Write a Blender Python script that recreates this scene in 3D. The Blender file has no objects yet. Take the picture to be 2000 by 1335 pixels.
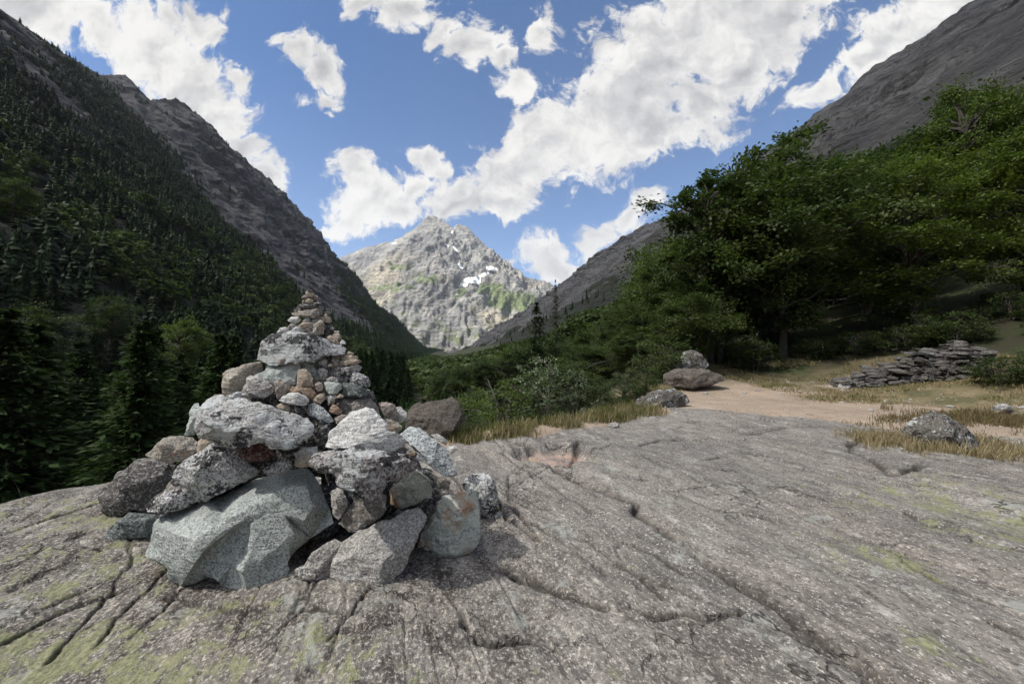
import bpy, bmesh, math, random
import numpy as np
from mathutils import Vector, Matrix
from mathutils.geometry import delaunay_2d_cdt

random.seed(7)
R = np.random.RandomState(11)
C = bpy.context.scene.collection
scene = bpy.context.scene

# ------------------------------------------------------------------ camera
CZ = 1.03            # eye height over the slab, metres
F = 750.0            # focal length in photo pixels (2000 wide)
HY = 690.0           # horizon row
cam_d = bpy.data.cameras.new('camera'); cam = bpy.data.objects.new('camera', cam_d); C.objects.link(cam)
cam.location = (0, 0, CZ); cam.rotation_euler = (math.radians(90), 0, 0)
cam_d.sensor_width = 36; cam_d.lens = F/2000*36; cam_d.shift_y = (HY-667.5)/2000
cam_d.clip_start = 0.05; cam_d.clip_end = 60000
scene.camera = cam

# ------------------------------------------------------------------ light
SUN_AZ = math.atan2(-0.93, -0.36)       # azimuth from +Y towards +X
SUN_EL = math.radians(52)
sun_d = bpy.data.lights.new('sun', 'SUN'); sun = bpy.data.objects.new('sun', sun_d); C.objects.link(sun)
sun_d.energy = 5.0; sun_d.angle = math.radians(0.5); sun_d.color = (1, 0.94, 0.85)
TS = Vector((math.sin(SUN_AZ)*math.cos(SUN_EL), math.cos(SUN_AZ)*math.cos(SUN_EL), math.sin(SUN_EL)))
sun.rotation_euler = TS.to_track_quat('Z', 'Y').to_euler()
scene.view_settings.view_transform = 'Standard'; scene.view_settings.look = 'None'
scene.view_settings.gamma = 1; scene.view_settings.use_curve_mapping = False
scene.view_settings.exposure = 1.52
scene.cycles.max_bounces = 8; scene.cycles.diffuse_bounces = 4
scene.cycles.transparent_max_bounces = 8

class NT:
    """small node-tree helper"""
    def __init__(s, nt): s.nt = nt; s.L = nt.links
    def n(s, t, **kw):
        nd = s.nt.nodes.new(t)
        for k, v in kw.items(): setattr(nd, k, v)
        return nd
    def put(s, sock, v):
        if hasattr(v, 'is_linked') or isinstance(v, bpy.types.NodeSocket): s.L.new(v, sock)
        else:
            if sock.type == 'RGBA' and len(v) == 3: v = (*v, 1)
            sock.default_value = v
    def m(s, op, a, b=None, c=None, clamp=False):
        nd = s.n('ShaderNodeMath', operation=op, use_clamp=clamp)
        s.put(nd.inputs[0], a)
        if b is not None: s.put(nd.inputs[1], b)
        if c is not None: s.put(nd.inputs[2], c)
        return nd.outputs[0]
    def v(s, op, a, b=None, scale=None):
        nd = s.n('ShaderNodeVectorMath', operation=op)
        s.put(nd.inputs[0], a)
        if b is not None: s.put(nd.inputs[1], b)
        if scale is not None: s.put(nd.inputs['Scale'], scale)
        return nd.outputs['Value'] if op in ('LENGTH', 'DOT_PRODUCT', 'DISTANCE') else nd.outputs['Vector']
    def noise(s, vec, scale, detail=4, rough=0.55, col=False, dist=0.0, dims='3D'):
        nd = s.n('ShaderNodeTexNoise', noise_dimensions=dims)
        s.L.new(vec, nd.inputs['Vector']); nd.inputs['Scale'].default_value = scale
        nd.inputs['Detail'].default_value = detail; nd.inputs['Roughness'].default_value = rough
        nd.inputs['Distortion'].default_value = dist
        return nd.outputs['Color' if col else 'Fac']
    def vor(s, vec, scale, feature='F1', out='Distance'):
        nd = s.n('ShaderNodeTexVoronoi', feature=feature); s.L.new(vec, nd.inputs['Vector'])
        nd.inputs['Scale'].default_value = scale
        return nd.outputs[out]
    def rng(s, x, a, b, c=0.0, d=1.0, smooth=False):
        nd = s.n('ShaderNodeMapRange', interpolation_type='SMOOTHSTEP' if smooth else 'LINEAR', clamp=True)
        s.put(nd.inputs[0], x)
        for i, q in enumerate((a, b, c, d)): s.put(nd.inputs[i+1], q)
        return nd.outputs[0]
    def mix(s, f, a, b, mode='MIX'):
        nd = s.n('ShaderNodeMix', data_type='RGBA', blend_type=mode)
        s.put(nd.inputs[0], f); s.put(nd.inputs[6], a); s.put(nd.inputs[7], b)
        return nd.outputs[2]
    def mapp(s, vec, loc=(0,0,0), rot=(0,0,0), sc=(1,1,1), typ='POINT'):
        nd = s.n('ShaderNodeMapping', vector_type=typ); s.L.new(vec, nd.inputs[0])
        nd.inputs['Location'].default_value = loc; nd.inputs['Rotation'].default_value = rot; nd.inputs['Scale'].default_value = sc
        return nd.outputs[0]

# ------------------------------------------------------------------ world: Nishita sky with procedural cumulus
world = bpy.data.worlds.new('World'); scene.world = world; world.use_nodes = True
world.node_tree.nodes.clear(); W = NT(world.node_tree)
sky = W.n('ShaderNodeTexSky', sky_type='NISHITA', sun_disc=False)
sky.sun_elevation = SUN_EL; sky.sun_rotation = SUN_AZ; sky.altitude = 1500; sky.air_density = 1.0; sky.dust_density = 0.6; sky.ozone_density = 2.5
tc = W.n('ShaderNodeTexCoord').outputs['Generated']
sep = W.n('ShaderNodeSeparateXYZ'); W.L.new(tc, sep.inputs[0])
yy = W.m('MAXIMUM', sep.outputs[1], 0.02)
cmb = W.n('ShaderNodeCombineXYZ')
W.L.new(W.m('DIVIDE', sep.outputs[0], yy), cmb.inputs[0]); W.L.new(W.m('DIVIDE', sep.outputs[2], yy), cmb.inputs[1])
uv = cmb.outputs[0]
wA = W.v('SUBTRACT', W.noise(uv, 3.2, 2, 0.5, col=True), (0.5, 0.5, 0.5))
wB = W.v('SUBTRACT', W.noise(uv, 10.0, 3, 0.55, col=True), (0.5, 0.5, 0.5))
uvw = W.v('ADD', W.v('ADD', uv, W.v('SCALE', wA, scale=0.16)), W.v('SCALE', wB, scale=0.075))
BL = [ # px, py, rx, ry, rotation(deg, picture-clockwise)
 (60,0,170,75,20),(85,50,50,24,20),(180,45,80,46,35),(290,90,115,78,35),(375,160,105,82,45),(440,235,80,72,50),(490,305,55,55,50),(535,362,32,42,60),
 (402,48,46,46,60),(468,140,44,30,50),(330,40,50,30,20),
 (588,88,56,44,30),(628,135,52,50,60),(637,185,27,30,80),(540,75,20,20,0),
 (790,8,125,48,10),(868,60,34,46,40),(935,92,76,42,-20),(1062,58,34,58,10),(975,120,40,26,0),
 (1470,20,210,100,-20),(1320,90,220,125,-30),(1220,180,190,118,-35),(1110,255,150,92,-35),(1010,335,135,82,-30),(905,390,98,52,-25),(1370,200,95,90,-30),(1250,270,110,52,-30),
 (1010,178,38,38,0),(985,408,85,36,-10),(1440,130,90,80,-30),
 (718,398,82,62,10),(690,333,42,42,0),(826,318,44,24,30),(795,372,42,30,0),(680,430,40,26,0),(770,425,60,30,0),
 (1790,70,160,100,-35),(1890,10,150,70,-30),(1700,128,95,56,-40),(1602,178,62,28,-20),(1655,208,60,26,10),(1720,175,60,40,-30),
 (1165,478,72,38,-38),(1225,425,62,34,-45),(1075,500,60,44,0),(1100,520,60,30,0),(1260,395,30,24,-30),
 (640,443,14,8,0),(988,517,24,9,0),(1003,545,14,7,0),(582,196,16,10,0),(640,216,13,10,30),(1495,102,22,10,0),(190,98,16,8,40)]
field = None
for (px, py, rx, ry, a) in BL:
    q = W.mapp(uvw, ((px-1000)/F, (HY-py)/F, 0), (0, 0, math.radians(-a)), (rx/F, ry/F, 1), 'TEXTURE')
    fl = W.m('SUBTRACT', 1.0, W.v('LENGTH', q))
    fl = W.m('MULTIPLY', fl, min(1.0, (min(rx, ry)/60)**0.5))
    field = fl if field is None else W.m('SMOOTH_MAX', field, fl, 0.12)
cn = W.noise(uvw, 14, 10, 0.7)
cn2 = W.noise(uvw, 5.0, 8, 0.6)
dens = W.m('ADD', W.m('ADD', W.m('MULTIPLY', field, .62), W.m('MULTIPLY', W.m('SUBTRACT', cn, 0.5), 1.4)), W.m('MULTIPLY', W.m('SUBTRACT', cn2, 0.5), 1.1))
alpha = W.rng(dens, -0.07, 0.19, 0, 1, True)
# relief: compare the noise towards the light with the noise here
off = W.v('ADD', uvw, (-0.012, 0.022, 0))
rel = W.m('SUBTRACT', W.noise(uvw, 6, 5, 0.5), W.noise(off, 6, 5, 0.5))
shade = W.m('ADD', 0.90, W.m('MULTIPLY', rel, 1.15))
core = W.rng(dens, 0.1, .62, 0, 1, True)
shade = W.m('SUBTRACT', shade, W.m('MULTIPLY', core, 0.13))
shade = W.m('ADD', shade, W.m('MULTIPLY', W.m('SUBTRACT', W.noise(uvw, 2.2, 3, 0.45), 0.5), 0.42))
shade = W.m('MINIMUM', W.m('MAXIMUM', shade, 0.35), 0.98)
# cloud cover behind the camera, so that the light from there is right too
bn = W.rng(W.noise(tc, 2.2, 8, 0.6), 0.44, 0.56, 0, 1, True)
front = W.rng(sep.outputs[1], 0.02, 0.25, 0, 1, True)
alpha = W.m('ADD', W.m('MULTIPLY', alpha, front), W.m('MULTIPLY', bn, W.m('SUBTRACT', 1.0, front)))
alpha = W.m('MULTIPLY', alpha, W.rng(sep.outputs[2], -0.02, 0.06))
cloudc = W.mix(W.rng(shade, 0.4, 0.9), (0.60, 0.62, 0.68), (1.0, 0.98, 0.95))
cloudc = W.v('SCALE', cloudc, scale=W.m('MULTIPLY', shade, 6.1))
skyc = W.v('MULTIPLY', sky.outputs[0], (0.72, 0.87, 1.0))
bg = W.n('ShaderNodeBackground'); W.L.new(W.mix(alpha, skyc, cloudc), bg.inputs[0]); bg.inputs[1].default_value = 0.058
W.L.new(bg.outputs[0], W.n('ShaderNodeOutputWorld').inputs[0])
world.cycles.sampling_method = 'MANUAL'; world.cycles.sample_map_resolution = 512

# ------------------------------------------------------------------ numpy noise
def _hash(ix, iy, iz, seed):
    h = (ix*374761393 + iy*668265263 + iz*2147483647 + seed*1274126177) & 0xffffffff
    h = ((h ^ (h >> 13))*1274126177) & 0xffffffff
    h = ((h ^ (h >> 16))*2246822519) & 0xffffffff
    return ((h ^ (h >> 13)) & 0xffffff)/float(0xffffff)
def vnoise(x, y, z=None, seed=0):
    x = np.asarray(x, float); y = np.asarray(y, float); z = np.zeros_like(x) if z is None else np.asarray(z, float)
    ix, iy, iz = np.floor(x).astype(np.int64), np.floor(y).astype(np.int64), np.floor(z).astype(np.int64)
    fx, fy, fz = x-ix, y-iy, z-iz
    fx, fy, fz = [t*t*t*(t*(t*6-15)+10) for t in (fx, fy, fz)]
    r = 0
    for a in (0, 1):
        for b in (0, 1):
            for c in (0, 1):
                r = r + _hash(ix+a, iy+b, iz+c, seed)*(fx if a else 1-fx)*(fy if b else 1-fy)*(fz if c else 1-fz)
    return r*2-1
def fbm(x, y, z=None, o=5, seed=0, g=0.5):
    s = 0; a = 1; t = 0
    for i in range(o):
        k = 2.03**i
        s = s + a*vnoise(x*k+i*17.3, y*k+i*9.1, None if z is None else z*k+i*3.7, seed+i); t += a; a *= g
    return s/t
def ridged(x, y, z=None, o=5, seed=0, g=0.5):
    s = 0; a = 1; t = 0
    for i in range(o):
        k = 2.07**i
        s = s + a*(1-np.abs(vnoise(x*k+i*11.3, y*k+i*5.1, None if z is None else z*k+i*7.7, seed+i))*2); t += a; a *= g
    return s/t
def sstep(a, b, x):
    t = np.clip((np.asarray(x, float)-a)/(b-a), 0, 1); return t*t*(3-2*t)

# ------------------------------------------------------------------ mesh helpers
def P(px, py, Y): return Vector(((px-1000)/F*Y, Y, CZ+(HY-py)/F*Y))
def np_mesh(name, V, Fq, smooth=True, attrs=None):
    """V (n,3) float, Fq (m,k) int array of quads or tris"""
    me = bpy.data.meshes.new(name); V = np.asarray(V, np.float32); Fq = np.asarray(Fq, np.int32)
    k = Fq.shape[1]; me.vertices.add(len(V)); me.vertices.foreach_set('co', V.ravel())
    me.loops.add(Fq.size); me.loops.foreach_set('vertex_index', Fq.ravel())
    me.polygons.add(len(Fq)); me.polygons.foreach_set('loop_start', np.arange(0, Fq.size, k, dtype=np.int32))
    me.update(calc_edges=True)
    if smooth: me.polygons.foreach_set('use_smooth', np.ones(len(Fq), bool))
    for an, av in (attrs or {}).items():
        at = me.attributes.new(an, 'FLOAT', 'POINT'); at.data.foreach_set('value', np.asarray(av, np.float32).ravel())
    return me
def grid_faces(nr, nc):
    i = np.arange(nr*nc).reshape(nr, nc)
    return np.stack([i[:-1, :-1], i[:-1, 1:], i[1:, 1:], i[1:, :-1]], -1).reshape(-1, 4)
def obj(name, me, mats=None, parent=None, loc=None, label=None, cat=None, group=None, kind=None):
    o = bpy.data.objects.new(name, me); C.objects.link(o)
    if mats is not None and me is not None and len(me.materials) == 0:
        for m in (mats if isinstance(mats, (list, tuple)) else [mats]): me.materials.append(m)
    if parent is not None: o.parent = parent
    if loc is not None: o.location = loc
    if label: o['label'] = label
    if cat: o['category'] = cat
    if group: o['group'] = group
    if kind: o['kind'] = kind
    return o

# ------------------------------------------------------------------ materials
def new_mat(name):
    m = bpy.data.materials.new(name); m.use_nodes = True; m.node_tree.nodes.clear()
    n = NT(m.node_tree); b = n.n('ShaderNodeBsdfPrincipled'); o = n.n('ShaderNodeOutputMaterial')
    n.L.new(b.outputs[0], o.inputs[0]); b.inputs['Roughness'].default_value = 0.9
    b.inputs['Specular IOR Level'].default_value = 0.25
    return m, n, b, o
def bump(n, b, h, strength, dist):
    bp = n.n('ShaderNodeBump'); n.L.new(h, bp.inputs['Height'])
    bp.inputs['Strength'].default_value = strength; bp.inputs['Distance'].default_value = dist
    n.L.new(bp.outputs[0], b.inputs['Normal'])

def stone_mat(name, ca, cb, grain=0.35, black=0.0, white=0.0, yellow=0.0, rust=0.0, veins=0.0, dark=(0.03,0.028,0.03)):
    """rock with mineral grain, broad two-tone patches, optional black / white / yellow lichen and rust"""
    m, n, b, o = new_mat(name)
    tc_ = n.n('ShaderNodeTexCoord').outputs['Object']
    rnd = n.n('ShaderNodeObjectInfo').outputs['Random']
    sh = n.n('ShaderNodeCombineXYZ'); 
    for i, k in enumerate((13.0, 7.0, 23.0)): n.L.new(n.m('MULTIPLY', rnd, k), sh.inputs[i])
    p = n.v('ADD', tc_, sh.outputs[0])
    big = n.noise(p, 7, 6, 0.62)
    col = n.mix(n.rng(big, 0.38, 0.62), ca, cb)
    fol = n.noise(n.mapp(p, rot=(0.5, 0.6, 0.3), sc=(1, 1, 6)), 14, 5, 0.6)
    col = n.mix(n.rng(fol, 0.35, 0.7, 0, 0.45), col, tuple(c*0.55 for c in ca))
    gr = n.noise(p, 120, 3, 0.75)
    gr2 = n.noise(p, 60, 4, 0.75)
    col = n.mix(n.rng(gr, 0.50, 0.58, 0, min(1, grain*1.3)), col, (0.035, 0.04, 0.045))
    col = n.mix(n.rng(gr2, 0.49, 0.38, 0, min(1, grain*1.2)), col, (0.62, 0.63, 0.62))
    if rust: col = n.mix(n.rng(n.noise(p, 5.5, 6, 0.65), 0.62-0.25*rust, 0.72-0.2*rust, 0, 0.85), col, (0.33, 0.17, 0.08))
    if veins:
        vv = n.m('ABSOLUTE', n.m('SUBTRACT', n.noise(p, 6, 5, 0.6), 0.5))
        col = n.mix(n.rng(vv, 0.0, 0.025, veins, 0), col, dark)
    if white: col = n.mix(n.rng(n.m('MULTIPLY', n.noise(p, 38, 7, 0.75), n.rng(n.noise(p, 6, 3), 0.3, 0.6, 0.75, 1.25)), 0.62-0.2*white, 0.68-0.2*white, 0, 0.85), col, (0.50, 0.53, 0.54))
    if black: col = n.mix(n.rng(n.m('ADD', n.m('MULTIPLY', n.noise(p, 9, 3, 0.6), 0.6), n.m('MULTIPLY', n.noise(p, 60, 6, 0.75), 0.4)), 0.60-0.18*black, 0.64-0.18*black, 0, 0.92), col, (0.018, 0.018, 0.022))
    if yellow: col = n.mix(n.rng(n.noise(p, 26, 6, 0.7), 0.68-0.2*yellow, 0.74-0.2*yellow, 0, 0.8), col, (0.30, 0.32, 0.10))
    vr = n.m('MULTIPLY_ADD', n.m('FRACT', n.m('MULTIPLY', rnd, 57.3)), 0.3, 0.85)
    col = n.v('SCALE', col, scale=vr)
    n.L.new(col, b.inputs['Base Color'])
    h = n.m('ADD', n.m('ADD', n.noise(p, 22, 9, 0.68), n.m('MULTIPLY', fol, 0.8)), n.m('MULTIPLY', gr, 0.12))
    bump(n, b, h, 0.9, 0.02)
    return m
SM = {
 'white': stone_mat('stone_white_granite', (0.70,0.70,0.69), (0.55,0.55,0.54), 0.4, black=0.0),
 'whiteblue': stone_mat('stone_pale_blue', (0.54,0.58,0.60), (0.34,0.38,0.40), 0.6, white=0.3),
 'palegreen': stone_mat('stone_pale_green', (0.55,0.60,0.575), (0.43,0.48,0.46), 0.2, veins=0.35),
 'green': stone_mat('stone_grey_green_granite', (0.52,0.57,0.55), (0.38,0.425,0.415), 0.5),
 'darkgreen': stone_mat('stone_dark_green', (0.14,0.17,0.165), (0.09,0.105,0.105), 0.4),
 'greyspeck': stone_mat('stone_speckled', (0.48,0.47,0.48), (0.22,0.215,0.225), 0.8, black=0.3),
 'lichen': stone_mat('stone_lichen_black_white', (0.50,0.49,0.485), (0.32,0.315,0.31), 0.5, black=0.38, white=0.6),
 'lichenblack': stone_mat('stone_black_lichen', (0.46,0.46,0.465), (0.26,0.26,0.265), 0.5, black=0.62, white=0.7),
 'lichendark': stone_mat('stone_lichen_dark', (0.36,0.335,0.33), (0.17,0.15,0.15), 0.6, black=0.40, white=0.4),
 'lichenyellow': stone_mat('stone_lichen_yellow', (0.44,0.44,0.445), (0.24,0.235,0.24), 0.7, black=0.38, white=0.4, yellow=0.35),
 'brown': stone_mat('stone_brown_grey', (0.28,0.25,0.22), (0.18,0.16,0.145), 0.35, white=0.1),
 'darkbrown': stone_mat('stone_dark_brown', (0.10,0.09,0.083), (0.062,0.056,0.053), 0.35, yellow=0.12),
 'tan': stone_mat('stone_tan', (0.46,0.385,0.30), (0.34,0.28,0.22), 0.25),
 'tanrust': stone_mat('stone_tan_rusty', (0.36,0.325,0.27), (0.23,0.21,0.18), 0.35, rust=0.3),
 'orange': stone_mat('stone_orange', (0.42,0.28,0.19), (0.32,0.23,0.17), 0.25),
 'pink': stone_mat('stone_pink_brown', (0.34,0.285,0.25), (0.25,0.21,0.185), 0.25),
 'red': stone_mat('stone_dark_red', (0.17,0.06,0.055), (0.10,0.042,0.04), 0.4),
 'greenrust': stone_mat('stone_green_rusty_edge', (0.42,0.47,0.43), (0.50,0.51,0.46), 0.2, rust=0.42, veins=0.5),
 'grey': stone_mat('stone_grey', (0.44,0.42,0.395), (0.31,0.295,0.28), 0.5),
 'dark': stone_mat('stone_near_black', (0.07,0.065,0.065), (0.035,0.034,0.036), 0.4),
 'boulder': stone_mat('stone_boulder', (0.125,0.105,0.09), (0.075,0.064,0.056), 0.15, white=0.0, veins=0.6),
 'boulderlichen': stone_mat('stone_boulder_lichen', (0.135,0.122,0.108), (0.08,0.073,0.063), 0.2, white=0.1, black=0.25, veins=0.5),
}

# ------------------------------------------------------------------ ground shape
BR = np.array([(-2.2,-60),(-3.0,-8),(-3.25,1.0),(-3.32,2.4),(-3.3,3.0),(-2.75,3.75),(-1.8,4.25),(-0.6,4.55),(0.5,5.1),(1.2,5.8),(2.1,6.7),(2.9,8.5),(3.6,11),(4.6,15),(6,20),(8.5,30),(9,50),(0,90),(-20,150),(-62,300),(-125,600),(-190,1000),(-415,2400),(-600,3600)], float)
VP_X, VP_Z = [-400,-14,0,1.2,4,10,25,60,110,240], [-68,-66,-62,0,0,0,0,0,0,0]
def brink_v(x, y):
    x = np.asarray(x, float); y = np.asarray(y, float); d = np.full(x.shape, 1e9)
    for (ax, ay), (bx, by) in zip(BR[:-1], BR[1:]):
        ux, uy = bx-ax, by-ay; t = np.clip(((x-ax)*ux+(y-ay)*uy)/(ux*ux+uy*uy), 0, 1)
        d = np.minimum(d, np.hypot(x-ax-t*ux, y-ay-t*uy))
    return np.where(x > np.interp(y, BR[:, 1], BR[:, 0]), d, -d)
def base_z(x, y, v=None):
    """bench with the slab (v>0), dropping to the valley floor (v<0), wooded slope on the right"""
    if v is None: v = brink_v(x, y)
    drop = np.interp(-v, [0,.25,.6,1.2,3,8,20,45,90,400,900], [0,.02,.12,.45,1.7,4.6,10,17,21,22,22])
    rise = np.interp(v, [0,3.5,9,25,60,110,500], [0,0,.7,6,17,22,-200])*sstep(5, 20, y)
    rise2 = np.interp(x, [0,8,13,30,60,100,400], [0,0,1.2,8,17,20,-200])
    rise3 = np.interp(y, [0,8.5,11,13,16], [0,0,.30,.55,.9])*sstep(2.0, 5, x)
    rise = np.maximum(rise, rise2)+rise3*sstep(40, 20, y)
    far = sstep(300, 2400, y)*22-sstep(2400, 3300, y)*60
    return np.where(v < 0, -drop+far, rise+np.minimum(far, 0))-9*sstep(40, 110, y)*sstep(-30, 0, v)

# cracks in the slab, traced in the picture and laid on the slab plane
def c6(pts): return [(900+x/1.818, 780+y/1.818) for x, y in pts]
CR = [ (c6([(360,262),(420,300),(520,335),(620,380),(612,405),(680,450),(800,530),(870,590),(960,645),(1100,730),(1180,790),(1300,865),(1500,990),(1560,1040)]), .020,.050),
 (c6([(600,722),(650,740),(700,757),(760,745),(800,738),(880,765),(940,755),(995,742)]), .010,.03),
 (c6([(40,560),(100,585),(150,600),(250,640),(350,680),(500,735)]), .012,.04),
 (c6([(60,330),(140,400),(200,440),(280,500)]), .010,.03), (c6([(380,480),(460,510),(540,570),(600,610),(720,690)]), .010,.03),
 (c6([(1000,122),(1060,116),(1160,112),(1260,112),(1340,118)]), .035,.05), (c6([(1440,147),(1380,170),(1400,190),(1450,212),(1520,262),(1560,262),(1600,250),(1640,240)]), .03,.05),
 (c6([(1000,412),(1080,430),(1160,442)]), .01,.03), (c6([(1150,240),(1280,272),(1400,310),(1450,340)]), .014,.03), (c6([(1310,322),(1420,345)]), .01,.03),
 (c6([(1590,400),(1650,437),(1730,450)]), .01,.03), (c6([(1720,400),(1850,440),(2000,475),(2100,500)]), .012,.04), (c6([(880,215),(930,200),(970,207)]), .02,.04), (c6([(640,165),(700,145),(790,135)]), .025,.04),
 (c6([(700,560),(760,600),(840,640)]), .008,.02), (c6([(1140,520),(1300,590),(1450,690),(1520,740)]), .008,.025), (c6([(1180,810),(1280,880),(1400,955),(1480,1020)]), .010,.03), (c6([(1880,790),(2050,860),(2150,900)]), .010,.035),
 (c6([(60,838),(110,850),(160,858),(245,845)]), .014,.04), (c6([(620,195),(700,232),(780,262),(850,300)]), .012,.03), (c6([(200,150),(250,170),(310,215),(350,262)]), .03,.05), (c6([(380,240),(400,190),(420,150)]), .03,.05),
 ([(0,1030),(120,990),(260,955)], .015,.04), ([(0,1110),(90,1060),(180,1030)], .012,.035), ([(20,1145),(90,1110),(150,1080)], .012,.04), ([(0,1240),(120,1170),(240,1130)], .008,.03), ([(930,1080),(1010,1110),(1100,1160)], .010,.03),
 ([(960,960),(1020,1010),(1100,1060),(1180,1120)], .008,.03), ([(330,1150),(460,1180),(580,1185),(700,1200)], .008,.03)]
def to_ground(px, py): Y = CZ*F/(py-HY); return ((px-1000)/F*Y, Y)
CRG = [([to_ground(*p) for p in pts], w*1.2, dp*1.1) for pts, w, dp in CR]
_rc = np.random.RandomState(17)
for k in range(60):
    Y0 = _rc.uniform(1.25, 5.2); X0 = _rc.uniform(-1.25, 1.35)*Y0; L0 = _rc.uniform(.35, 1.7)*(.5+.25*Y0); th = (1.60 if X0 < -.45*Y0 else math.atan2(.93, -.37))+_rc.normal(0, .12)
    if _rc.rand() < .15: th += _rc.choice([-1, 1])*_rc.uniform(.6, 1.2); L0 *= .4
    g = []
    for i in range(6): g.append((X0, Y0)); th += _rc.normal(0, .10); X0 += math.cos(th)*L0/5; Y0 += math.sin(th)*L0/5
    CRG.append((g, _rc.uniform(.0045, .009), _rc.uniform(.012, .028)))
def slab_z(x, y, fine=True):
    v = brink_v(x, y)
    z = base_z(x, y, v)*1.0
    # foliation runs away from the camera, slightly to the left
    dx, dy = -0.37, 0.93
    a = x*dy-y*dx; l = x*dx+y*dy
    wa = a+0.10*fbm(x*.9, y*.9, o=3, seed=5)+0.03*fbm(x*4, y*4, o=2, seed=6)
    z = z+0.055*fbm(wa*1.1, l*.25, o=3, seed=1)+.028*ridged(wa*1.9, l*.33, o=2, seed=14)*sstep(-.2, 1.2, x+.4*y-.3)+0.035*fbm(x*.35, y*.35, o=2, seed=2)
    if fine:
        near = 1/(1+np.maximum(y-1.5, 0)*.06)
        rd = ridged(wa*5.5, l*.65, o=4, seed=3)
        z = z+0.012*rd*near+0.0045*ridged(wa*22, l*3.2, o=3, seed=4)*near+0.0045*fbm(x*16, y*16, o=4, seed=8, g=.62)*near
        st = vnoise(wa*9, l*.9, seed=21); z = z-0.020*np.exp(-(st/.035)**2)*sstep(-.1, .35, vnoise(x*2.2, y*2.2, seed=22))*near
        for g, w, dp in CRG:
            xs = [p[0] for p in g]; ys = [p[1] for p in g]
            sel = (x > min(xs)-.3) & (x < max(xs)+.3) & (y > min(ys)-.3) & (y < max(ys)+.3)
            if not sel.any(): continue
            X = x[sel]+.032*fbm(x[sel]*7, y[sel]*7, o=5, seed=31, g=.65); Yv = y[sel]+.032*fbm(x[sel]*7, y[sel]*7, o=5, seed=32, g=.65)
            d = np.full(X.shape, 9.)
            for (ax, ay), (bx, by) in zip(g[:-1], g[1:]):
                ux, uy = bx-ax, by-ay; t = np.clip(((X-ax)*ux+(Yv-ay)*uy)/(ux*ux+uy*uy+1e-9), 0, 1)
                d = np.minimum(d, np.hypot(X-ax-t*ux, Yv-ay-t*uy))
            ww = w*(.7+.6*np.abs(vnoise(X*6, Yv*6, seed=33)))
            z[sel] -= (dp*1.1*np.exp(-(d/(ww*.7))**2)+dp*.16*np.exp(-(d/(ww*2.5))**2))*np.clip(.95+.7*vnoise(X*3, Yv*3, seed=34), .3, 1.3)
        # shallow weathered pit
        q = ((x-.42)/.42)**2+((y-3.95)/.36)**2+.35*fbm(x*4, y*4, o=3, seed=41)
        z = z-.11*sstep(1.25, .55, q)
        q = ((x+.05)/.16)**2+((y-1.47)/.05)**2
        z = z-.03*sstep(1.2, .4, q+.3*fbm(x*20, y*20, o=2, seed=42))
    return z
# soil edge: where the slab gives way to trodden earth (ground coordinates)
SE = np.array([(-.75,4.35),(.1,4.75),(.9,5.25),(1.6,5.8),(2.2,6.35),(3.2,6.65),(4.2,6.6),(5.0,5.9),(5.3,5.1),(5.6,4.45),(5.8,3.9),(6.3,3.2),(7.5,2.6),(12,1.6),(40,0)], float)
def soil_s(x, y):
    """>0 beyond the slab edge"""
    x = np.asarray(x, float); y = np.asarray(y, float); d = np.full(x.shape, 1e9)
    for (ax, ay), (bx, by) in zip(SE[:-1], SE[1:]):
        ux, uy = bx-ax, by-ay; t = np.clip(((x-ax)*ux+(y-ay)*uy)/(ux*ux+uy*uy), 0, 1)
        d = np.minimum(d, np.hypot(x-ax-t*ux, y-ay-t*uy))
    return np.where(y > np.interp(x, SE[:, 0], SE[:, 1]), d, -d)+.32*fbm(x*1.1, y*1.1, o=5, seed=51, g=.6)
def soil_z(x, y):
    s = soil_s(x, y); s = np.where(x < -1.2, -9, s)
    return base_z(x, y)+.03*fbm(x*.5, y*.5, o=3, seed=53)+np.clip(s*.22, -.4, .05)+.012*fbm(x*5, y*5, o=4, seed=52)
def gz(x, y):
    """height of whatever lies on top at a point"""
    x = np.atleast_1d(np.asarray(x, float)); y = np.atleast_1d(np.asarray(y, float))
    return np.maximum(slab_z(x, y, False), soil_z(x, y))

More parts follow.
